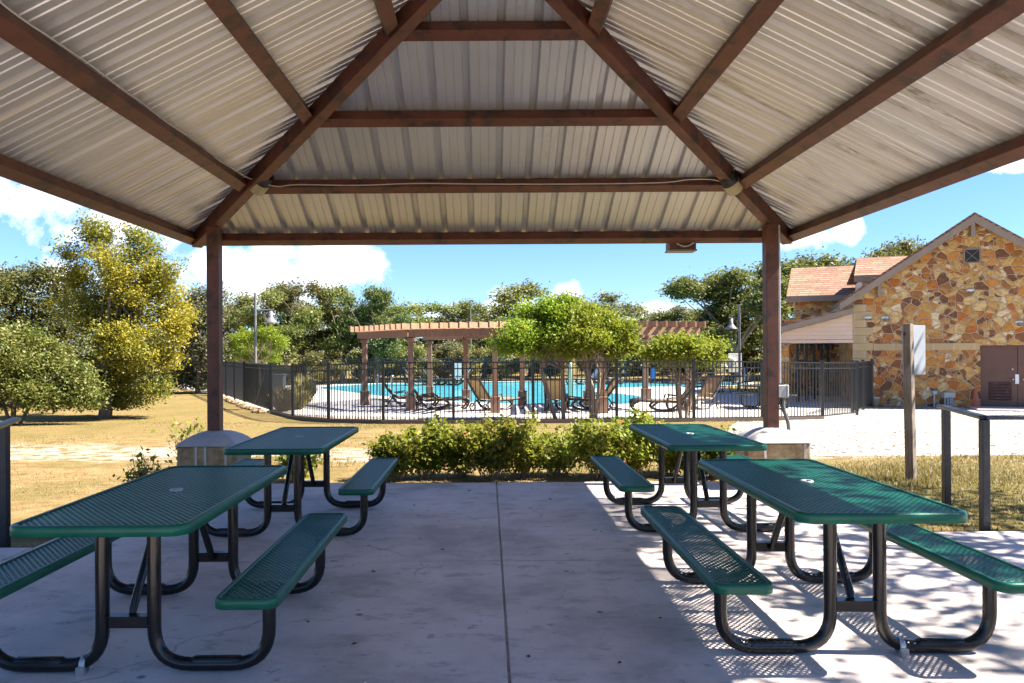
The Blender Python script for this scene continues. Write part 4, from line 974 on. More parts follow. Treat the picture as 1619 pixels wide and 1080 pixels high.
fence('pool_fence', 'black picket fence running back along the left side of the pool', [lerp2(lx0, lx1, .52), lerp2(lx0, lx1, .76), lx1, (-13.2, 37), (-15.2, 41), (-17.2, 45)], 1.52, M['fence'])
def gate():
    a, b = Vector((*lerp2(lx0, lx1, .02), -.36)), Vector((*lerp2(lx0, lx1, .5), -.36)); u = (b - a); L_ = u.length; u.normalize()
    t = thing('fence_gate', 'dark pool gate with perforated panel and diagonal brace at the left bend', 'gate', a)
    mb = MB()
    for z in (.10, 1.36, 1.5): mb.beam(a + UPS * z, b + UPS * z, .035, .04)
    for p in (a + u * .03, a + u * (L_ * .5), b - u * .03): mb.beam(p + UPS * .08, p + UPS * 1.53, .04, .04, (0, 1, 0))
    mb.build('gate_frame', M['fence'], t)
    mb = MB(); k = int(L_ / .1)
    for i in range(1, k): p = a.lerp(b, i / k); mb.beam(p + UPS * .12, p + UPS * 1.48, .016, .016, (0, 1, 0))
    mb.build('picket_panel', M['fence'], t, fix=False)
    mb = MB(); o = Vector((-u.y, u.x, 0)) * -.045
    if o.y > 0: o = -o
    mb.beam(a + u * (L_ * .5) + UPS * .18 + o, a + u * .5 + UPS * 1.30 + o, .02, .02); mb.build('brace', M['fence'], t)
    mb = MB(); p = a + u * (L_ * .30) + o; mb.obox(p + UPS * 1.12, u * .17, o.normalized() * .01, (0, 0, .30)); mb.build('latch_guard', M['black'], t)
gate()
cr = XY(1355, 21.9)
fence('pool_fence', 'black picket fence turning in towards the stone building', [(cr[0] + .12, cr[1] + .5), tuple(lerp2((cr[0] + .12, cr[1] + .5), XY(1379, 25.2), .5)), XY(1379, 25.2)], 1.52, M['fence'])
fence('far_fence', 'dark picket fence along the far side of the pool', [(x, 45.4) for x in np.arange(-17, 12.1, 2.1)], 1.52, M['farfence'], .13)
# steel edging at the foot of the near fence
def edging():
    mb = MB()
    for a, b in zip(near[:-2], near[1:-1]): mb.beam((a[0], a[1] - .06, gz(a[1]) + .02), (b[0], b[1] - .06, gz(b[1]) + .02), .05, .13)
    tag(mb.build('garden_edging', mat('rusty_edging', (.10, .06, .04), (.06, .05, .04), 4, .7)), 'low brown edging board along the foot of the curved pool fence', 'edging')
edging()
def stones():
    rng = random.Random(5); k = 0
    for i in range(26):
        t = i / 25; p = lerp2(lx0, lx1, t); mb = MB(); c = Vector((p[0] - .30 + rng.uniform(-.08, .08), p[1] - .1, -.33)); n = 7
        vs = []
        for r_, z in ((.13, -.05), (.17, .02), (.10, .085), (0.02, .10)):
            for q_ in range(n): a = 2 * math.pi * q_ / n; vs.append(c + Vector((math.cos(a) * r_ * rng.uniform(.8, 1.2), math.sin(a) * r_ * rng.uniform(.7, 1.1), z)))
        mb.add(vs, [(j * n + q_, j * n + (q_ + 1) % n, (j + 1) * n + (q_ + 1) % n, (j + 1) * n + q_) for j in range(3) for q_ in range(n)] + [tuple(range(3 * n, 4 * n))], False)
        tag(mb.build('edging_stone', M['pedstone']), 'pale edging stone along the foot of the left fence', 'stone', 'edging stones along the left fence')
stones()

# ---------------------------------------------------------------- pergola
def pergola(i0, i1, label):
    nearP = [XY(577, 27.3), XY(650, 24.6), XY(783, 23.5), XY(952, 23.1), XY(1090, 24.4)]
    farP = [XY(680, 30.6), XY(737, 28.0), XY(826, 26.8), XY(930, 26.6), XY(1021, 28.0)]
    nearP, farP = nearP[i0:i1], farP[i0:i1]
    t = thing('pergola', label, 'pergola', (*nearP[0], -.36))
    zt = 2.02
    for (x, y) in nearP + farP:
        mb = MB(); mb.box(x - .085, x + .085, y - .085, y + .085, -.4, zt - .002); p = mb.build('post', M['pergola'], t, bevel=.008)
        mb = MB(); mb.box(x - .15, x + .15, y - .15, y + .15, -.4, .12); mb.box(x - .165, x + .165, y - .165, y + .165, .121, .15); mb.build('plinth', M['pergola'], p, bevel=.008)
        mb = MB(); mb.box(x - .13, x + .13, y - .13, y + .13, zt - .16, zt - .06); mb.build('capital', M['pergola'], p, bevel=.008)
    def ext(a, b, e): a, b = Vector(a), Vector(b); u = (b - a).normalized(); return a - u * e[0], b + u * e[1]
    for row, off in ((nearP, 0), (farP, 0)):
        for i, (a, b) in enumerate(zip(row, row[1:])):
            e = (.35 if i == 0 else -.01, .35 if i == len(row) - 2 else -.01); a2, b2 = ext(a, b, e); u = (b2 - a2).normalized(); s = Vector((-u.y, u.x)) 
            for k in (-1, 1):
                mb = MB(); o = s * (.095 * k); mb.beam((a2.x + o.x, a2.y + o.y, zt + .10), (b2.x + o.x, b2.y + o.y, zt + .10), .045, .24); mb.build('beam', M['pergola'], t, bevel=.006)
    def along(row, u_):
        i = max(0, min(int(math.floor(u_)), len(row) - 2)); f = u_ - i; return Vector(lerp2(row[i], row[i + 1], f))
    nr = 9 * (len(nearP) - 1) + 3
    for k in range(nr):
        u_ = -.10 + (len(nearP) - 1 + .20) * k / (nr - 1); a = along(nearP, u_); bb = along(farP, u_)
        d = (bb - a).normalized(); a2 = a - d * .55; b2 = bb + d * .5
        mb = MB(); mb.beam((a2.x, a2.y, zt + .315), (b2.x, b2.y, zt + .315), .06, .185); mb.build('rafter', M['cedar_end'], t, bevel=.005)
pergola(0, 3, 'long curved cedar pergola with slatted roof left of the bright green trees')
pergola(3, 5, 'shorter cedar pergola with slatted roof half hidden behind the bright green trees')

# ---------------------------------------------------------------- pool furniture
def lounger_proto(fm, sm, label, nm='sun_lounger'):
    t = thing(nm, label, 'sun lounger'); ang = R(52); bx = .35                     # local: feet +x, head -x
    hx, hz = -bx - math.cos(ang) * .82, .36 + math.sin(ang) * .82
    for s in (-1, 1):
        y = s * .31; mb = MB()
        mb.tube(fine([(1.12, y, .20), (1.15, y, .30), (1.02, y, .36), (.6, y, .335), (.1, y, .33), (-.35, y, .36), (hx, y * .92, hz)], 4), .042, 8); mb.build('side_rail', fm, t)
        mb = MB(); mb.tube(fine([(.95, y, .34), (1.14, y, .22), (1.05, y, .05), (.95, y, .02)], 4), .036, 7); mb.build('leg', fm, t)
        mb = MB(); mb.tube(fine([(.35, y, .33), (.55, y, .16), (.30, y, .03), (-.05, y, .03), (-.28, y, .16), (-.42, y, .33)], 5), .038, 7); mb.build('leg', fm, t)
        mb = MB(); mb.tube([(-.34, y * 1.06, .47), (.05, y * 1.06, .52), (.12, y * 1.06, .34)], .022, 6); mb.build('armrest', fm, t)
        mb = MB(); w_ = [(-.62 + .11 * math.cos(a), y, .12 + .11 * math.sin(a)) for a in [2 * math.pi * k / 14 for k in range(15)]]; mb.tube(w_, .022, 6); mb.tube([(-.62, y, .12), (-.45, y, .34)], .022, 6); mb.build('wheel', fm, t)
    mb = MB(); mb.obox((.32, 0, .345), (.70, 0, 0), (0, .285, 0), (0, 0, .006)); mb.build('seat', sm, t)
    c = Vector(((-bx + hx) / 2, 0, (.36 + hz) / 2)); ax = Vector((-math.cos(ang), 0, math.sin(ang))) * .40; nz = Vector((math.sin(ang), 0, math.cos(ang))) * .006
    mb = MB(); mb.obox(c, ax, (0, .255, 0), nz); bk = mb.build('backrest', sm, t)
    mb = MB(); mb.obox(Vector((hx, 0, hz)), ax.normalized() * .035, (0, .31, 0), nz.normalized() * .022); mb.build('head_bar', fm, bk, bevel=.01)
    return t
lp = lounger_proto(M['chairframe'], M['sling'], 'x')
LG = 'brown loungers under the pergola'
ls = [(640, 26.6, 12, 'brown lounger behind the second pergola post'), (684, 25.0, 8, 'brown lounger with tan sling right of the second pergola post'), (780, 24.6, 42, 'brown lounger half behind the third pergola post'), (880, 24.4, 80, 'brown lounger behind the trunk of the largest bright green tree'),
      (936, 24.6, 150, 'brown lounger behind the thin trunks left of the right pergola posts'), (1058, 23.6, 176, 'brown lounger with back raised, facing left at the right pergola posts'), (1104, 24.6, 215, 'rightmost brown lounger half hidden by a pergola post')]
for i, (px, d, rz_, lab) in enumerate(ls):
    o = lp if i == 0 else copy_tree(lp); p = XY(px, d); o.location = (p[0], p[1], -.35); o.rotation_euler = (0, 0, R(rz_)); o['label'] = lab; o['group'] = LG
wp = lounger_proto(M['chairframe'], M['whitesling'], 'x')
ws = [(662, 43.2, 10, 'white lounger on the far deck left of the fourth pergola post'), (690, 43.4, 10, 'white lounger on the far deck just right of the first white one'), (722, 43.2, 170, 'white lounger with raised back on the far deck beside a white panel'), (928, 43.5, 200, 'white lounger on the far deck behind the thin tree trunks'), (964, 43.4, 170, 'white lounger on the far deck right of the tree trunks')]
for i, (px, d, rz_, lab) in enumerate(ws):
    o = wp if i == 0 else copy_tree(wp); p = XY(px, d); o.location = (p[0], p[1], -.35); o.rotation_euler = (0, 0, R(rz_)); o['label'] = lab; o['group'] = 'white loungers on the far pool deck'
def pool_table(px, d, r, n, label, rot=0):
    p = XY(px, d); t = thing('pool_table', label, 'outdoor table', (*p, -.35), 'dark tables on the pool deck'); c = Vector((*p, -.35))
    mb = MB(); mb.lathe(c, [(0, .70), (r - .02, .70), (r, .715), (r, .735), (r - .02, .745), (0, .745)], 24, False); mb.build('tabletop', M['black'], t)
    for k in range(n):
        a = 2 * math.pi * k / n + rot; u = Vector((math.cos(a), math.sin(a), 0))
        mb = MB(); mb.tube(bent([c + u * .22 + UPS * .71, c + u * .22 + UPS * .03, c + u * (r + .16) + UPS * .03, c + u * (r + .16) + UPS * .44], .16, 5), .026, 8); mb.build('leg', M['black_tube'], t)
        s = c + u * (r + .22); mb = MB(); mb.lathe(s, [(0, .435), (.22, .435), (.235, .45), (.235, .465), (.22, .475), (0, .475)], 16, False); mb.build('seat', M['black'], t)
pool_table(1208, 24.8, .72, 4, 'round dark metal table with attached seats left of the right pavilion post', .6)
pool_table(1150, 34.5, .75, 4, 'dark metal table with attached seats beyond the near round one', .2)
pool_table(1122, 39.5, .75, 4, 'farthest dark metal table with attached seats near the pool corner', .9)
def lamp_post(px, ytop, yarm, plx, ylamp, d, label):
    b = P(px, VY, d); b.z = -.36; t = thing('lamp_post', label, 'lamp post', b, 'lamp posts around the pool'); zt = P(px, ytop, d).z; za = P(px, yarm, d).z; lx = P(plx, ylamp, d)
    mb = MB(); mb.tube([b, (b.x, b.y, za - .3)], .062, 10); mb.tube([(b.x, b.y, za - .3), (b.x, b.y, za + .15)], .075, 10); mb.tube([(b.x, b.y, za + .15), (b.x, b.y, zt)], .05, 10); mb.build('pole', M['pole'], t)
    mb = MB(); mb.tube([(b.x, b.y, za), (lx.x + (.12 if lx.x > b.x else -.12), b.y, za)], .032, 8); mb.tube([(lx.x, b.y, za), (b.x, b.y, zt - .2)], .010, 6); mb.build('arm', M['pole'], t)
    mb = MB(); mb.lathe((lx.x, b.y, za - .03), [(0, -.02), (.085, -.02), (.10, -.28), (.13, -.33), (.20, -.42), (.30, -.52), (.30, -.545), (.27, -.545), (.12, -.36), (0, -.36)], 18); mb.build('lamp_shade', M['lamp'], t)
    mb = MB(); mb.lathe((lx.x, b.y, za - .42), [(0, .05), (.07, .04), (.09, -.03), (.05, -.08), (0, -.09)], 12); mb.build('bulb', M['white'], t)
lamp_post(404, 463, 490, 428, 500, 34, 'tall grey lamp post with bell shade left of the pool')
lamp_post(1169, 481, 502, 1156, 510, 38, 'grey lamp post with bell shade near the right pavilion post')
lamp_post(744, 487, 508, 748, 514, 52, 'distant lamp post with bell shade rising behind the pergola')
def ladder(px1, px2, d, h, label):
    p1, p2 = XY(px1, d), XY(px2, d); t = thing('pool_handrail', label, 'pool handrail', (*p1, -.35))
    for p in (p1, p2):
        mb = MB(); mb.tube(fine([(p[0], p[1], -.36), (p[0], p[1], h * .55 - .35), (p[0] + .02, p[1] + .10, h - .35), (p[0] - .04, p[1] + .30, h - .38), (p[0] - .10, p[1] + .55, h * .45 - .35), (p[0] - .12, p[1] + .7, -.5)], 5), .025, 8); mb.build('rail', M['steel'], t)
ladder(597, 620, 30.0, .95, 'pair of bent steel pool handrails at the left end of the pool')
ladder(1178, 1193, 37, 1.0, 'pair of bent steel pool handrails right of the lamp post')
def waste_bin():
    p = XY(441, 37); t = thing('waste_bin', 'grey plastic waste bin by the left side of the pool fence', 'waste bin', (*p, -.35)); c = Vector((*p, -.35))
    mb = MB(); mb.add([c + Vector((sx * s_, sy * s_, z)) for z, s_ in ((0, .24), (.78, .30)) for sx, sy in ((-1, -1), (1, -1), (1, 1), (-1, 1))], [(3, 2, 1, 0), (4, 5, 6, 7), (0, 1, 5, 4), (1, 2, 6, 5), (2, 3, 7, 6), (3, 0, 4, 7)]); mb.build('body', M['bin'], t, bevel=.02)
    mb = MB(); mb.box(c.x - .33, c.x + .33, c.y - .33, c.y + .33, c.z + .785, c.z + .85); mb.build('lid', M['bin'], t, bevel=.02)
waste_bin()
def pylon():
    p = XY(903, 30); mb = MB(); mb.lathe((*p, -.35), [(0, 0), (.085, 0), (.085, 1.35), (.06, 1.42), (0, 1.43)], 12); tag(mb.build('marker_post', M['tanpost']), 'tan cylindrical post at the water edge between the tree trunks', 'post')
pylon()
def life_ring():
    p = XY(1160, 41); t = thing('safety_board', 'white pool safety board with a life ring beside the right lamp post', 'safety board', (*p, -.35)); c = Vector((*p, -.35))
    mb = MB(); mb.box(c.x - .04, c.x + .04, c.y - .04, c.y + .04, c.z, c.z + 1.65); mb.build('post', M['black'], t)
    mb = MB(); mb.box(c.x - .30, c.x + .42, c.y - .075, c.y - .045, c.z + .72, c.z + 1.72); mb.build('board', M['white'], t, bevel=.01)
    mb = MB(); mb.tube([(c.x - .25 + .27 * math.cos(a), c.y - .15, c.z + 1.2 + .27 * math.sin(a)) for a in [2 * math.pi * k / 20 for k in range(21)]], .075, 8); mb.build('life_ring', M['white'], t)
life_ring()
def white_panel(px, d, w_, h_, label, m='white'):
    p = XY(px, d); t = thing('notice_board', label, 'board', (*p, -.35)); c = Vector((*p, -.35))
    mb = MB(); mb.box(c.x - w_ / 2, c.x + w_ / 2, c.y - .02, c.y + .02, c.z + .35, c.z + h_); mb.build('panel', M[m], t, bevel=.008)
    for s in (-1, 1): mb = MB(); mb.box(c.x + s * w_ * .4 - .03, c.x + s * w_ * .4 + .03, c.y + .021, c.y + .08, c.z, c.z + h_); mb.build('leg', M['pole'], t)
white_panel(724, 44.6, .42, 1.25, 'white board on the far deck behind the fourth pergola post', 'whitesling')
white_panel(1033, 42.5, .3, .9, 'small blue cabinet on the far deck by the right pergola posts', 'blue')

# ---------------------------------------------------------------- stone building
BTH = R(21); bz = -.36; BY = 24.7; BX = (und(1539, 560)[0] - VX) * BY / F      # facade turned so its right side comes nearer
def bat(px, py, off=0):              # photo ray met with the facade plane (moved back by off), in the building's own axes
    x, y = und(px, py); a = (x - VX) / F; qx, qy = BX + off * math.sin(BTH), BY + off * math.cos(BTH)
    s_ = (a * qy - qx) / (math.cos(BTH) + a * math.sin(BTH)); t_ = qy - s_ * math.sin(BTH)
    return Vector((BX + s_, BY + off, H - (y - VY) * t_ / F))
def bx(px): return bat(px, 560).x
def bh(py, px=1480): return bat(px, py).z
def bworld(p): d_ = Vector(p) - Vector((BX, BY, 0)); d_.rotate(Matrix.Rotation(-BTH, 3, 'Z')); return d_ + Vector((BX, BY, 0))
XL, XA = bx(1349), bx(1539); XR = 2 * XA - XL; SL = .69
AZ = bh(348, 1537); EV = AZ - SL * (XA - XL)          # wall apex and eave heights
bl = thing('clubhouse', 'stone clubhouse with gabled front, shingle roofs and a covered side porch', 'building', (XA, BY, bz)); bl.rotation_euler = (0, 0, -BTH)
def wallpoly(mb, poly, y0, y1): mb.prism(poly, y0, y1, 'y')
mb = MB(); dx0, dx1, dz1 = bx(1550), bx(1550) + 2 * (bx(1610) - bx(1550)), bh(546, 1560)
wallpoly(mb, [(XL, bz - .1), (dx0, bz - .1), (dx0, dz1), (dx1, dz1), (dx1, bz - .1), (XR, bz - .1), (XR, EV), (XA, AZ), (XL, EV)], BY, BY + .25)
mb.box(XL, XL + .25, BY + .252, BY + 9, bz - .1, EV); mb.box(XR - .25, XR, BY + .252, BY + 9, bz - .1, EV); mb.build('gable_wall', M['stone'], bl)
ro = .28
for s in (-1, 1):                                   # main roof slopes, bargeboards
    x_e = XA + s * (XA - XL + .42); z_e = AZ - SL * (XA - XL + .42)
    mb = MB(); mb.prism([(XA, AZ + .13), (x_e, z_e + .13), (x_e, z_e + .20), (XA, AZ + .21)], BY - ro, BY + 9.2, 'y'); mb.build('roof', M['shingle'], bl)
    mb = MB(); mb.prism([(XA, AZ - .12), (x_e, z_e - .12), (x_e, z_e + .125), (XA, AZ + .125)], BY - ro - .03, BY - ro + .02, 'y'); mb.build('bargeboard', M['trim'], bl)
    mb = MB(); mb.prism([(XA, AZ + .06), (x_e, z_e + .06), (x_e, z_e + .125), (XA, AZ + .125)], BY - ro + .022, BY + 9.1, 'y'); mb.build('soffit', M['trim'], bl)
    mb = MB(); mb.box(min(x_e, x_e - s * .05), max(x_e, x_e - s * .05), BY - ro + .03, BY + 9.1, z_e - .16, z_e + .12); mb.build('fascia', M['trim'], bl)
    mb = MB(); xa_, xb_ = (XL - .40, XL - .002) if s < 0 else (XR + .002, XR + .40); mb.box(xa_, xb_, BY - .20, BY + .2, EV - .40, EV - .16); mb.build('eave_return', M['trim'], bl)
for pxb in (1537, 1390):
    xb_ = bx(pxb); zb = AZ - SL * abs(xb_ - XA) - .05; mb = MB(); mb.box(xb_ - .06, xb_ + .06, BY - .26, BY - .002, zb - .48, zb - .02); mb.build('bracket', M['trim'], bl, bevel=.01)
# limestone band and corner quoins
zb0, zb1 = bh(554, 1450), bh(543, 1450)
mb = MB(); mb.box(XL + .62, dx0 - .02, BY - .028, BY - .003, zb0, zb1); mb.build('stone_band', M['limestone'], bl, bevel=.006)
mb = MB(); mb.box(dx1 + .02, XR, BY - .028, BY - .003, zb0, zb1); mb.build('stone_band', M['limestone'], bl, bevel=.006)
mb = MB(); z = bz; i = 0
while z < EV - .35:
    w_ = .60 if i % 2 else .42; mb.box(XL - .02, XL + w_, BY - .03, BY - .003, z + .006, z + .255); z += .262; i += 1
mb.build('quoin', M['limestone'], bl, bevel=.01)
# double door
def door():
    xm = (dx0 + dx1) / 2; z0 = bz + .05; t = bl
    mb = MB(); fr = [(dx0, bz, dx0 + .05), (dx1 - .05, bz, dx1)]
    for (a, _, c) in fr: mb.box(a, c, BY + .06, BY + .18, bz, dz1 - .003)
    mb.box(dx0 + .052, dx1 - .052, BY + .06, BY + .18, dz1 - .055, dz1 - .003); mb.build('door_frame', M['door'], t)
    for k, (a, c) in enumerate(((dx0 + .053, xm - .006), (xm + .006, dx1 - .053))):
        mb = MB(); mb.box(a, c, BY + .08, BY + .13, z0, dz1 - .058); dr = mb.build('door', M['door'], t, bevel=.004)
        if k == 0:
            la, lc = bx(1564), bx(1600); lz0, lz1 = bh(633, 1580), bh(604, 1580); mb = MB()
            mb.box(la, lc, BY + .062, BY + .078, lz0, lz1)
            for j in range(6): zz = lz0 + (lz1 - lz0) * (j + .5) / 6; mb.obox((la + (lc - la) / 2, BY + .052, zz), ((lc - la) / 2 - .02, 0, 0), (0, .012, -.010), (0, .004, .028))
            mb.build('louver', M['rusty'], dr)
        hx_ = xm - .14 if k == 0 else xm + .14
        mb = MB(); zz = bh(600, 1606); mb.tube([(hx_, BY + .078, zz), (hx_, BY + .02, zz)], .022, 8); mb.lathe((hx_, BY + .02, zz), [(0, -.035), (.03, -.02), (.035, 0), (.03, .02), (0, .035)], 10); mb.build('knob', M['zinc'], dr)
        if k == 0: mb = MB(); mb.box(xm - .07, xm + .03, BY + .062, BY + .078, bh(607, 1606), bh(592, 1606)); mb.build('latch_plate', M['white'], dr); mb = MB(); mb.tube([(hx_, BY + .078, zz + .32), (hx_, BY + .055, zz + .32)], .025, 10); mb.build('deadbolt', M['zinc'], dr)
door()
# gable vent
def vent():
    a, c, z0, z1 = bx(1524), bx(1551), bh(416, 1537), bh(393, 1537); mb = MB(); mb.box(a, c, BY - .012, BY - .002, z0, z1); v = mb.build('gable_vent', M['black'], bl)
    mb = MB(); f = .035
    for q_ in ((a, a + f, z0, z1), (c - f, c, z0, z1), (a + f, c - f, z0, z0 + f), (a + f, c - f, z1 - f, z1)): mb.box(q_[0], q_[1], BY - .04, BY - .013, q_[2], q_[3])
    mb.beam((a + f, BY - .022, z0 + f), (c - f, BY - .022, z1 - f), .012, .03, (0, 1, 0)); mb.beam((a + f, BY - .030, z1 - f), (c - f, BY - .030, z0 + f), .010, .03, (0, 1, 0)); mb.build('vent_frame', M['trim'], v)
vent()
# covered porch on the left
PXL = bx(1231); pz_l, pz_r = bh(521, 1232), bh(487, 1352)
mb = MB(); x0p, x1p = PXL - .3, XL - .003
def pz(x): return pz_l + (pz_r - pz_l) * (x - x0p) / (x1p - x0p)
mb.prism([(x0p, pz_l), (x1p, pz_r), (x1p, pz_r + .07), (x0p, pz_l + .07)], BY - .25, BY + 7, 'y'); mb.build('porch_roof', M['shingle'], bl)
mb = MB(); mb.prism([(x0p, pz_l - .20), (x1p, pz_r - .20), (x1p, pz_r - .003), (x0p, pz_l - .003)], BY - .27, BY - .22, 'y'); mb.build('bargeboard', M['trim'], bl)
zs = bh(537, 1290)
def siding():
    n = 6; top = pz(x1p) - .2; hgt = (top - zs) / n
    for j in range(n):
        za, zb_ = zs + j * hgt, zs + (j + 1) * hgt - .004
        poly = [(max(PXL, 0), za), (x1p, za), (x1p, min(zb_, pz(x1p) - .21))]
        xs_ = PXL if pz(PXL) - .21 > zb_ else None
        if xs_ is None:
            xcut = x0p + (zb_ + .21 - pz_l) / (pz_r - pz_l) * (x1p - x0p); xlow = max(PXL, x0p + (za + .21 - pz_l) / (pz_r - pz_l) * (x1p - x0p))
            poly = [(xlow, za), (x1p, za), (x1p, zb_), (min(xcut, x1p - .01), zb_)]
        else: poly = [(PXL, za), (x1p, za), (x1p, zb_), (PXL, zb_)]
        mb = MB(); mb.prism(poly, BY - .02, BY + .02, 'y'); yield mb
sd = MB()
for m_ in siding(): sd.add(m_.v, m_.f)
sd.box(PXL, x1p, BY - .04, BY + .06, zs - .12, zs - .012); sd.build('siding', M['siding'], bl)
mb = MB(); mb.box(PXL - .02, PXL + .34, BY - .1, BY + .28, bz - .1, zs - .125); mb.build('porch_column', M['stone'], bl)
mb = MB(); mb.box(PXL + .1, XL - 1.42, BY + 5.2, BY + 5.4, bz - .1, pz_l + .55); mb.build('porch_wall', M['stone'], bl)
for k, pxp in enumerate((1261, 1275, 1287, 1299, 1309)):
    q_ = bat(pxp, 560, 1.0 + k * .9); d_ = q_.y; xp = q_.x
    mb = MB(); mb.box(xp - .05, xp + .05, d_ - .05, d_ + .05, bz - .1, zs + .05); po = mb.build('porch_post', M['black'], bl, bevel=.006)
    lz = zs - .22; c = Vector((xp + .14, d_ - .12, lz)); mb = MB(); mb.lathe(c, [(0, .14), (.02, .12), (.085, .06), (.07, .05), (.055, -.12), (.03, -.15), (0, -.16)], 8, False); mb.beam((xp + .05, d_ - .04, lz + .1), (xp + .14, d_ - .12, lz + .13), .02, .02); mb.build('lantern', M['black'], po)
mb = MB(); mb.box(PXL - .3, XL - .01, BY + .3, BY + 5.1, bz - .1, bz + .03); mb.build('porch_floor', M['deck'], bl)
# rear wing and dormer block
def wing(xa, xb, d, zev, zr, depth, walltop, name_w, wallm, ov=.35, ins=.25):
    mb = MB(); mb.prism([(d - ov, zev), (d + depth, zr), (d + 2 * depth + ov, zev), (d + 2 * depth + ov, zev + .08), (d + depth, zr + .09), (d - ov, zev + .08)], xa - ov, xb, 'x')
    mb.v = [(x + ins if (i in (1, 4)) else x, y, z) for i, (x, y, z) in enumerate(mb.v)]; mb.build('roof', M['shingle'], bl)
    mb = MB(); mb.box(xa - ov, xb, d - ov - .03, d - ov + .02, zev - .17, zev + .075); mb.build('fascia', M['trim'], bl)
    mb = MB(); mb.box(xa, xb, d, d + 2 * depth, bz - .1 if wallm == 'stone' else zev - 1.2, zev - .02); mb.build(name_w, M[wallm], bl)
    mb = MB(); mb.box(xa - ov + .02, xb, d - ov + .022, d - .003, zev - .16, zev - .13); mb.build('soffit', M['trim'], bl)
d1 = 7.2; wing(bat(1257, 490, d1).x, XR - .3, BY + d1, bat(1300, 470, d1 - .35).z, bat(1300, 425, d1 + 2.4).z, 2.4, 0, 'rear_wall', 'stone')
d2 = 4.2; wing(bat(1363, 450, d2).x, bat(1460, 450, d2).x, BY + d2, bat(1380, 438, d2 - .3).z, bat(1390, 410, d2 + 1.5).z, 1.5, 0, 'dormer_wall', 'siding', .3)
mb = MB(); mb.box(XA - .2, XR + .5, BY - 1.6, BY - .004, bz - .1, bz + .05); mb.v = [tuple(bworld(p)) for p in mb.v]; tag(mb.build('door_step', M['deck'], bevel=.01), kind='structure')
def wall_lamp(px, py, label, dome=False):
    c = bworld(bat(px, py, -.04)); t = thing('wall_light', label, 'wall light', c)
    mb = MB(); mb.box(c.x - .10, c.x + .10, c.y - .045, c.y + .036, c.z - .02, c.z + .05); mb.build('housing', M['white'], t, bevel=.012)
    if dome: mb = MB(); mb.lathe((c.x, c.y - .05, c.z - .022), [(.09, 0), (.085, -.05), (.05, -.085), (0, -.095)], 14); mb.build('lens', M['lamp'], t)
    else:
        for s in (-1, 1): mb = MB(); mb.lathe((c.x + s * .06, c.y - .04, c.z - .025), [(.0, .005), (.045, 0), (.04, -.045), (0, -.06)], 10); mb.build('lens', M['lamp'], t)
wall_lamp(1372, 503, 'white twin security light beside the corner blocks of the stone wall')
wall_lamp(1399, 503, 'white domed camera light right of the twin security light', True)
wall_lamp(1534, 460, 'white twin security light below the gable vent')
wall_lamp(1611, 510, 'white dome light over the brown double door', True)
def meter_boxes():
    c = bworld(bat(1500, 625, -.1)); t = thing('utility_box', 'grey utility box on pipes at the foot of the stone wall', 'utility box', (c.x, c.y, bz))
    mb = MB(); mb.box(c.x - .18, c.x + .18, c.y - .07, c.y + .09, c.z - .08, c.z + .09); mb.build('housing', M['grey_box'], t, bevel=.01)
    for k in (-.11, -.02, .06, .12): mb = MB(); mb.tube([(c.x + k, c.y + .02, bz - .05), (c.x + k, c.y + .02, c.z - .08)], .028, 8); mb.build('pipe', M['grey_box'], t)
    c = bworld(bat(1477, 624, -.1)); t = thing('conduit_stub', 'short grey pipe elbow left of the utility box', 'pipe', (c.x, c.y, bz)); mb = MB(); mb.tube([(c.x, c.y, bz - .05), (c.x, c.y, c.z)], .03, 8); mb.build('pipe', M['grey_box'], t)
    mb = MB(); mb.box(c.x - .07, c.x + .07, c.y - .06, c.y + .06, c.z, c.z + .13); mb.build('elbow_box', M['grey_box'], t, bevel=.01); mb = MB(); mb.tube([(c.x + .07, c.y, c.z + .05), (c.x + .30, c.y, c.z + .0)], .02, 8); mb.build('side_pipe', M['grey_box'], t)
meter_boxes()
def cone():
    c = bworld(bat(1542, 640, -.35)); t = thing('traffic_cone', 'faded orange traffic cone beside the brown double door', 'traffic cone', (c.x, c.y, bz)); b = Vector((c.x, c.y, bz))
    mb = MB(); mb.lathe(b, [(.14, .03), (.12, .05), (.035, .62), (.0, .625)], 16); mb.build('body', M['cone'], t); mb = MB(); mb.box(b.x - .19, b.x + .19, b.y - .19, b.y + .19, bz, bz + .03); mb.build('base', M['cone'], t, bevel=.01)
cone()
def pot():
    c = bworld(bat(1382, 640, -.35)); b = Vector((c.x, c.y, bz + .005)); mb = MB(); mb.lathe(b, [(0, 0), (.13, 0), (.16, .26), (.18, .26), (.18, .31), (.15, .31), (.14, .24), (0, .24)], 18); tag(mb.build('flower_pot', M['pot']), 'small cream flower pot at the corner of the stone wall', 'flower pot')
pot()
def hose_reel():
    c = bworld(bat(1388, 622, -.05)); mb = MB(); mb.tube([(c.x + .14 * math.cos(a), c.y - .03 - .02 * (k % 3), c.z + .14 * math.sin(a)) for k, a in enumerate([2 * math.pi * j / 12 for j in range(37)])], .018, 6); tag(mb.build('garden_hose', M['pole']), 'small coiled grey hose hanging low on the stone wall corner', 'hose')
hose_reel()

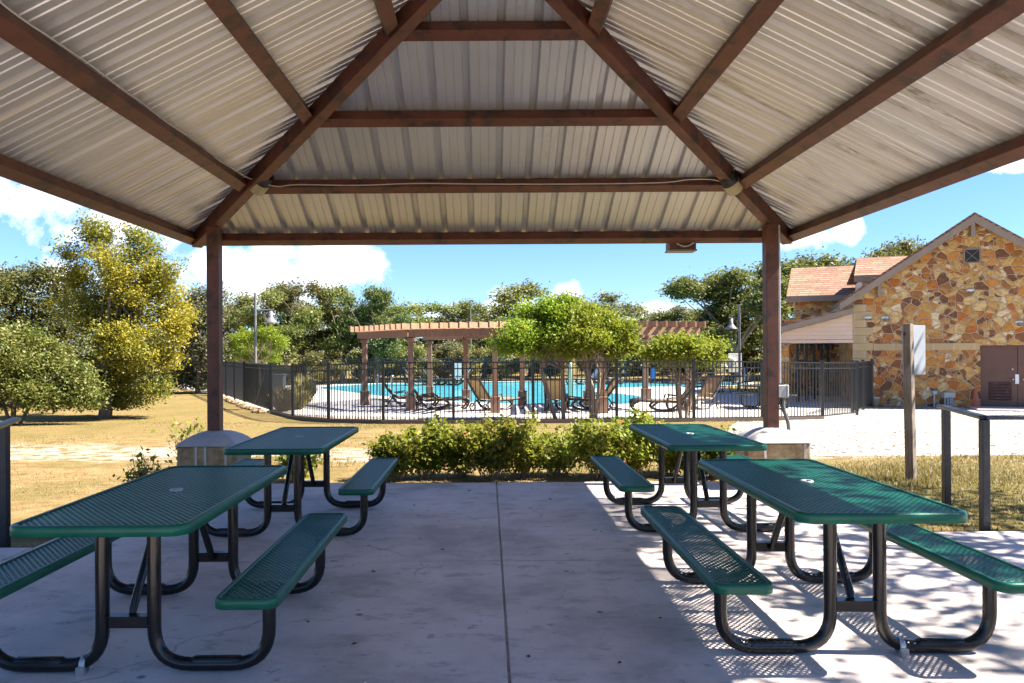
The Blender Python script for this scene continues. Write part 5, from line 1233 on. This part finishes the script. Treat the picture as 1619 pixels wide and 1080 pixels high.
# ---------------------------------------------------------------- grass blades and leaf litter
def grass():
    rng = np.random.default_rng(9); n = 120000
    u = rng.random(n); y = 8.9 + 13 * u ** 1.5; x = rng.uniform(-1, 1, n) * (y * .72) + .5
    right = (rng.random(n) < .22); y[right] = rng.uniform(6.4, 11.6, right.sum()); x[right] = rng.uniform(3.72, 8.5, right.sum())
    left = (~right) & (rng.random(n) < .18); y[left] = rng.uniform(6.05, 10.5, left.sum()); x[left] = rng.uniform(-8, -3.6, left.sum())
    patch = np.sin(x * 1.3 + np.sin(y * .9) * 2) + np.sin(y * 1.9 + x * .5) + rng.normal(0, .5, n)
    ok = (patch > -.9) & ~((np.abs(x - .05) < 3.62) & (y < 8.9)) & ~((x > 3.6) & (y < 6.4)) & ~((x < -3.5) & (y < 6.03))
    gx = np.interp(y, [11.6, 12.6, 13.5, 15, 17, 18.6, 19.6, 22], [4.6, 4.0, 4.4, 4.7, 5.3, 6.0, 7.6, 10.0]); ok &= ~((y > 11.3 + rng.normal(0, .25, n)) & (x > gx + rng.normal(0, .2, n)))
    fy = np.interp(x, [p[0] for p in near], [p[1] for p in near]); ok &= ~((y > fy - .1) & (x > near[0][0]))
    yy_ = y - 3.2 * np.clip((-x - 3.0) / 2.5, 0, 1); tr = (yy_ > 11.3) & (yy_ < 12.9) & (x < 3); ok &= ~(tr & (rng.random(n) < .8))
    x, y, right = x[ok], y[ok], right[ok]; n = len(x); z = np.interp(y, [0, 9, 19, 21, 60], [-.05, -.05, -.25, -.36, -.36])
    ss = lambda t, a, b: (lambda k: k * k * (3 - 2 * k))(np.clip((t - a) / (b - a), 0, 1)); z = z - .58 * ss(-x, 3.6, 4.6) * (1 - ss(y, 11, 20)) - .012 * (x < -3.6)
    a = rng.uniform(0, 2 * math.pi, n); h = rng.uniform(.014, .050, n) * (.6 + .7 * (patch[ok] > .6)) * (1 + .5 * right); ln = rng.uniform(.01, .05, n); wd = rng.uniform(.003, .006, n) * (1 + y * .05)
    V = np.empty((n, 3, 3)); c = np.stack([x, y, z - .005], 1); s = np.stack([np.cos(a), np.sin(a), np.zeros(n)], 1); f = np.stack([-np.sin(a), np.cos(a), np.zeros(n)], 1)
    V[:, 0] = c - s * wd[:, None]; V[:, 1] = c + s * wd[:, None]; V[:, 2] = c + f * ln[:, None]; V[:, 2, 2] += h
    me = bpy.data.meshes.new('dry_grass'); me.vertices.add(n * 3); me.vertices.foreach_set('co', V.ravel()); me.loops.add(n * 3); me.loops.foreach_set('vertex_index', np.arange(n * 3, dtype=np.int32))
    me.polygons.add(n); me.polygons.foreach_set('loop_start', np.arange(0, n * 3, 3, dtype=np.int32)); me.polygons.foreach_set('loop_total', np.full(n, 3, dtype=np.int32))
    hh = np.clip(rng.normal(.12, .25, n) + .35 * right + .3 * (y > 17), 0, 1)
    for nm, arr in (('v', rng.normal(.55, .25, n)), ('h', hh)):
        at = me.attributes.new(nm, 'FLOAT', 'POINT'); at.data.foreach_set('value', np.repeat(np.clip(arr, 0, 1), 3).astype(np.float32))
    me.materials.append(M['straw']); me.update(); me.validate(); o = bpy.data.objects.new('dry_grass', me); col.objects.link(o)
    tag(o, 'short dry grass growing over the lawn behind the patio', 'grass', kind='stuff')
grass()
def litter():
    rng = random.Random(3)
    for (px, py) in ((487, 985), (1044, 979), (742, 777), (1200, 999), (950, 842), (1428, 1016), (590, 905), (655, 800), (835, 1040), (905, 905), (560, 1020), (700, 870), (980, 1050), (870, 790)):
        p = G(px, py, 0); mb = MB(); s = rng.uniform(.010, .022); a = rng.uniform(0, 6.28); u = Vector((math.cos(a), math.sin(a), 0)) * s; v = Vector((-u.y, u.x, 0)) * .55
        c = Vector((p.x, p.y, .004)); mb.add([c - u, c - v + UPS * .008, c + u + UPS * .004, c + v + UPS * .010, c], [(0, 1, 4), (1, 2, 4), (2, 3, 4), (3, 0, 4)])
        tag(mb.build('fallen_leaf', M['leafdead'], fix=False), 'small dead leaf lying on the concrete slab', 'leaf', 'dead leaves on the slab')
litter()
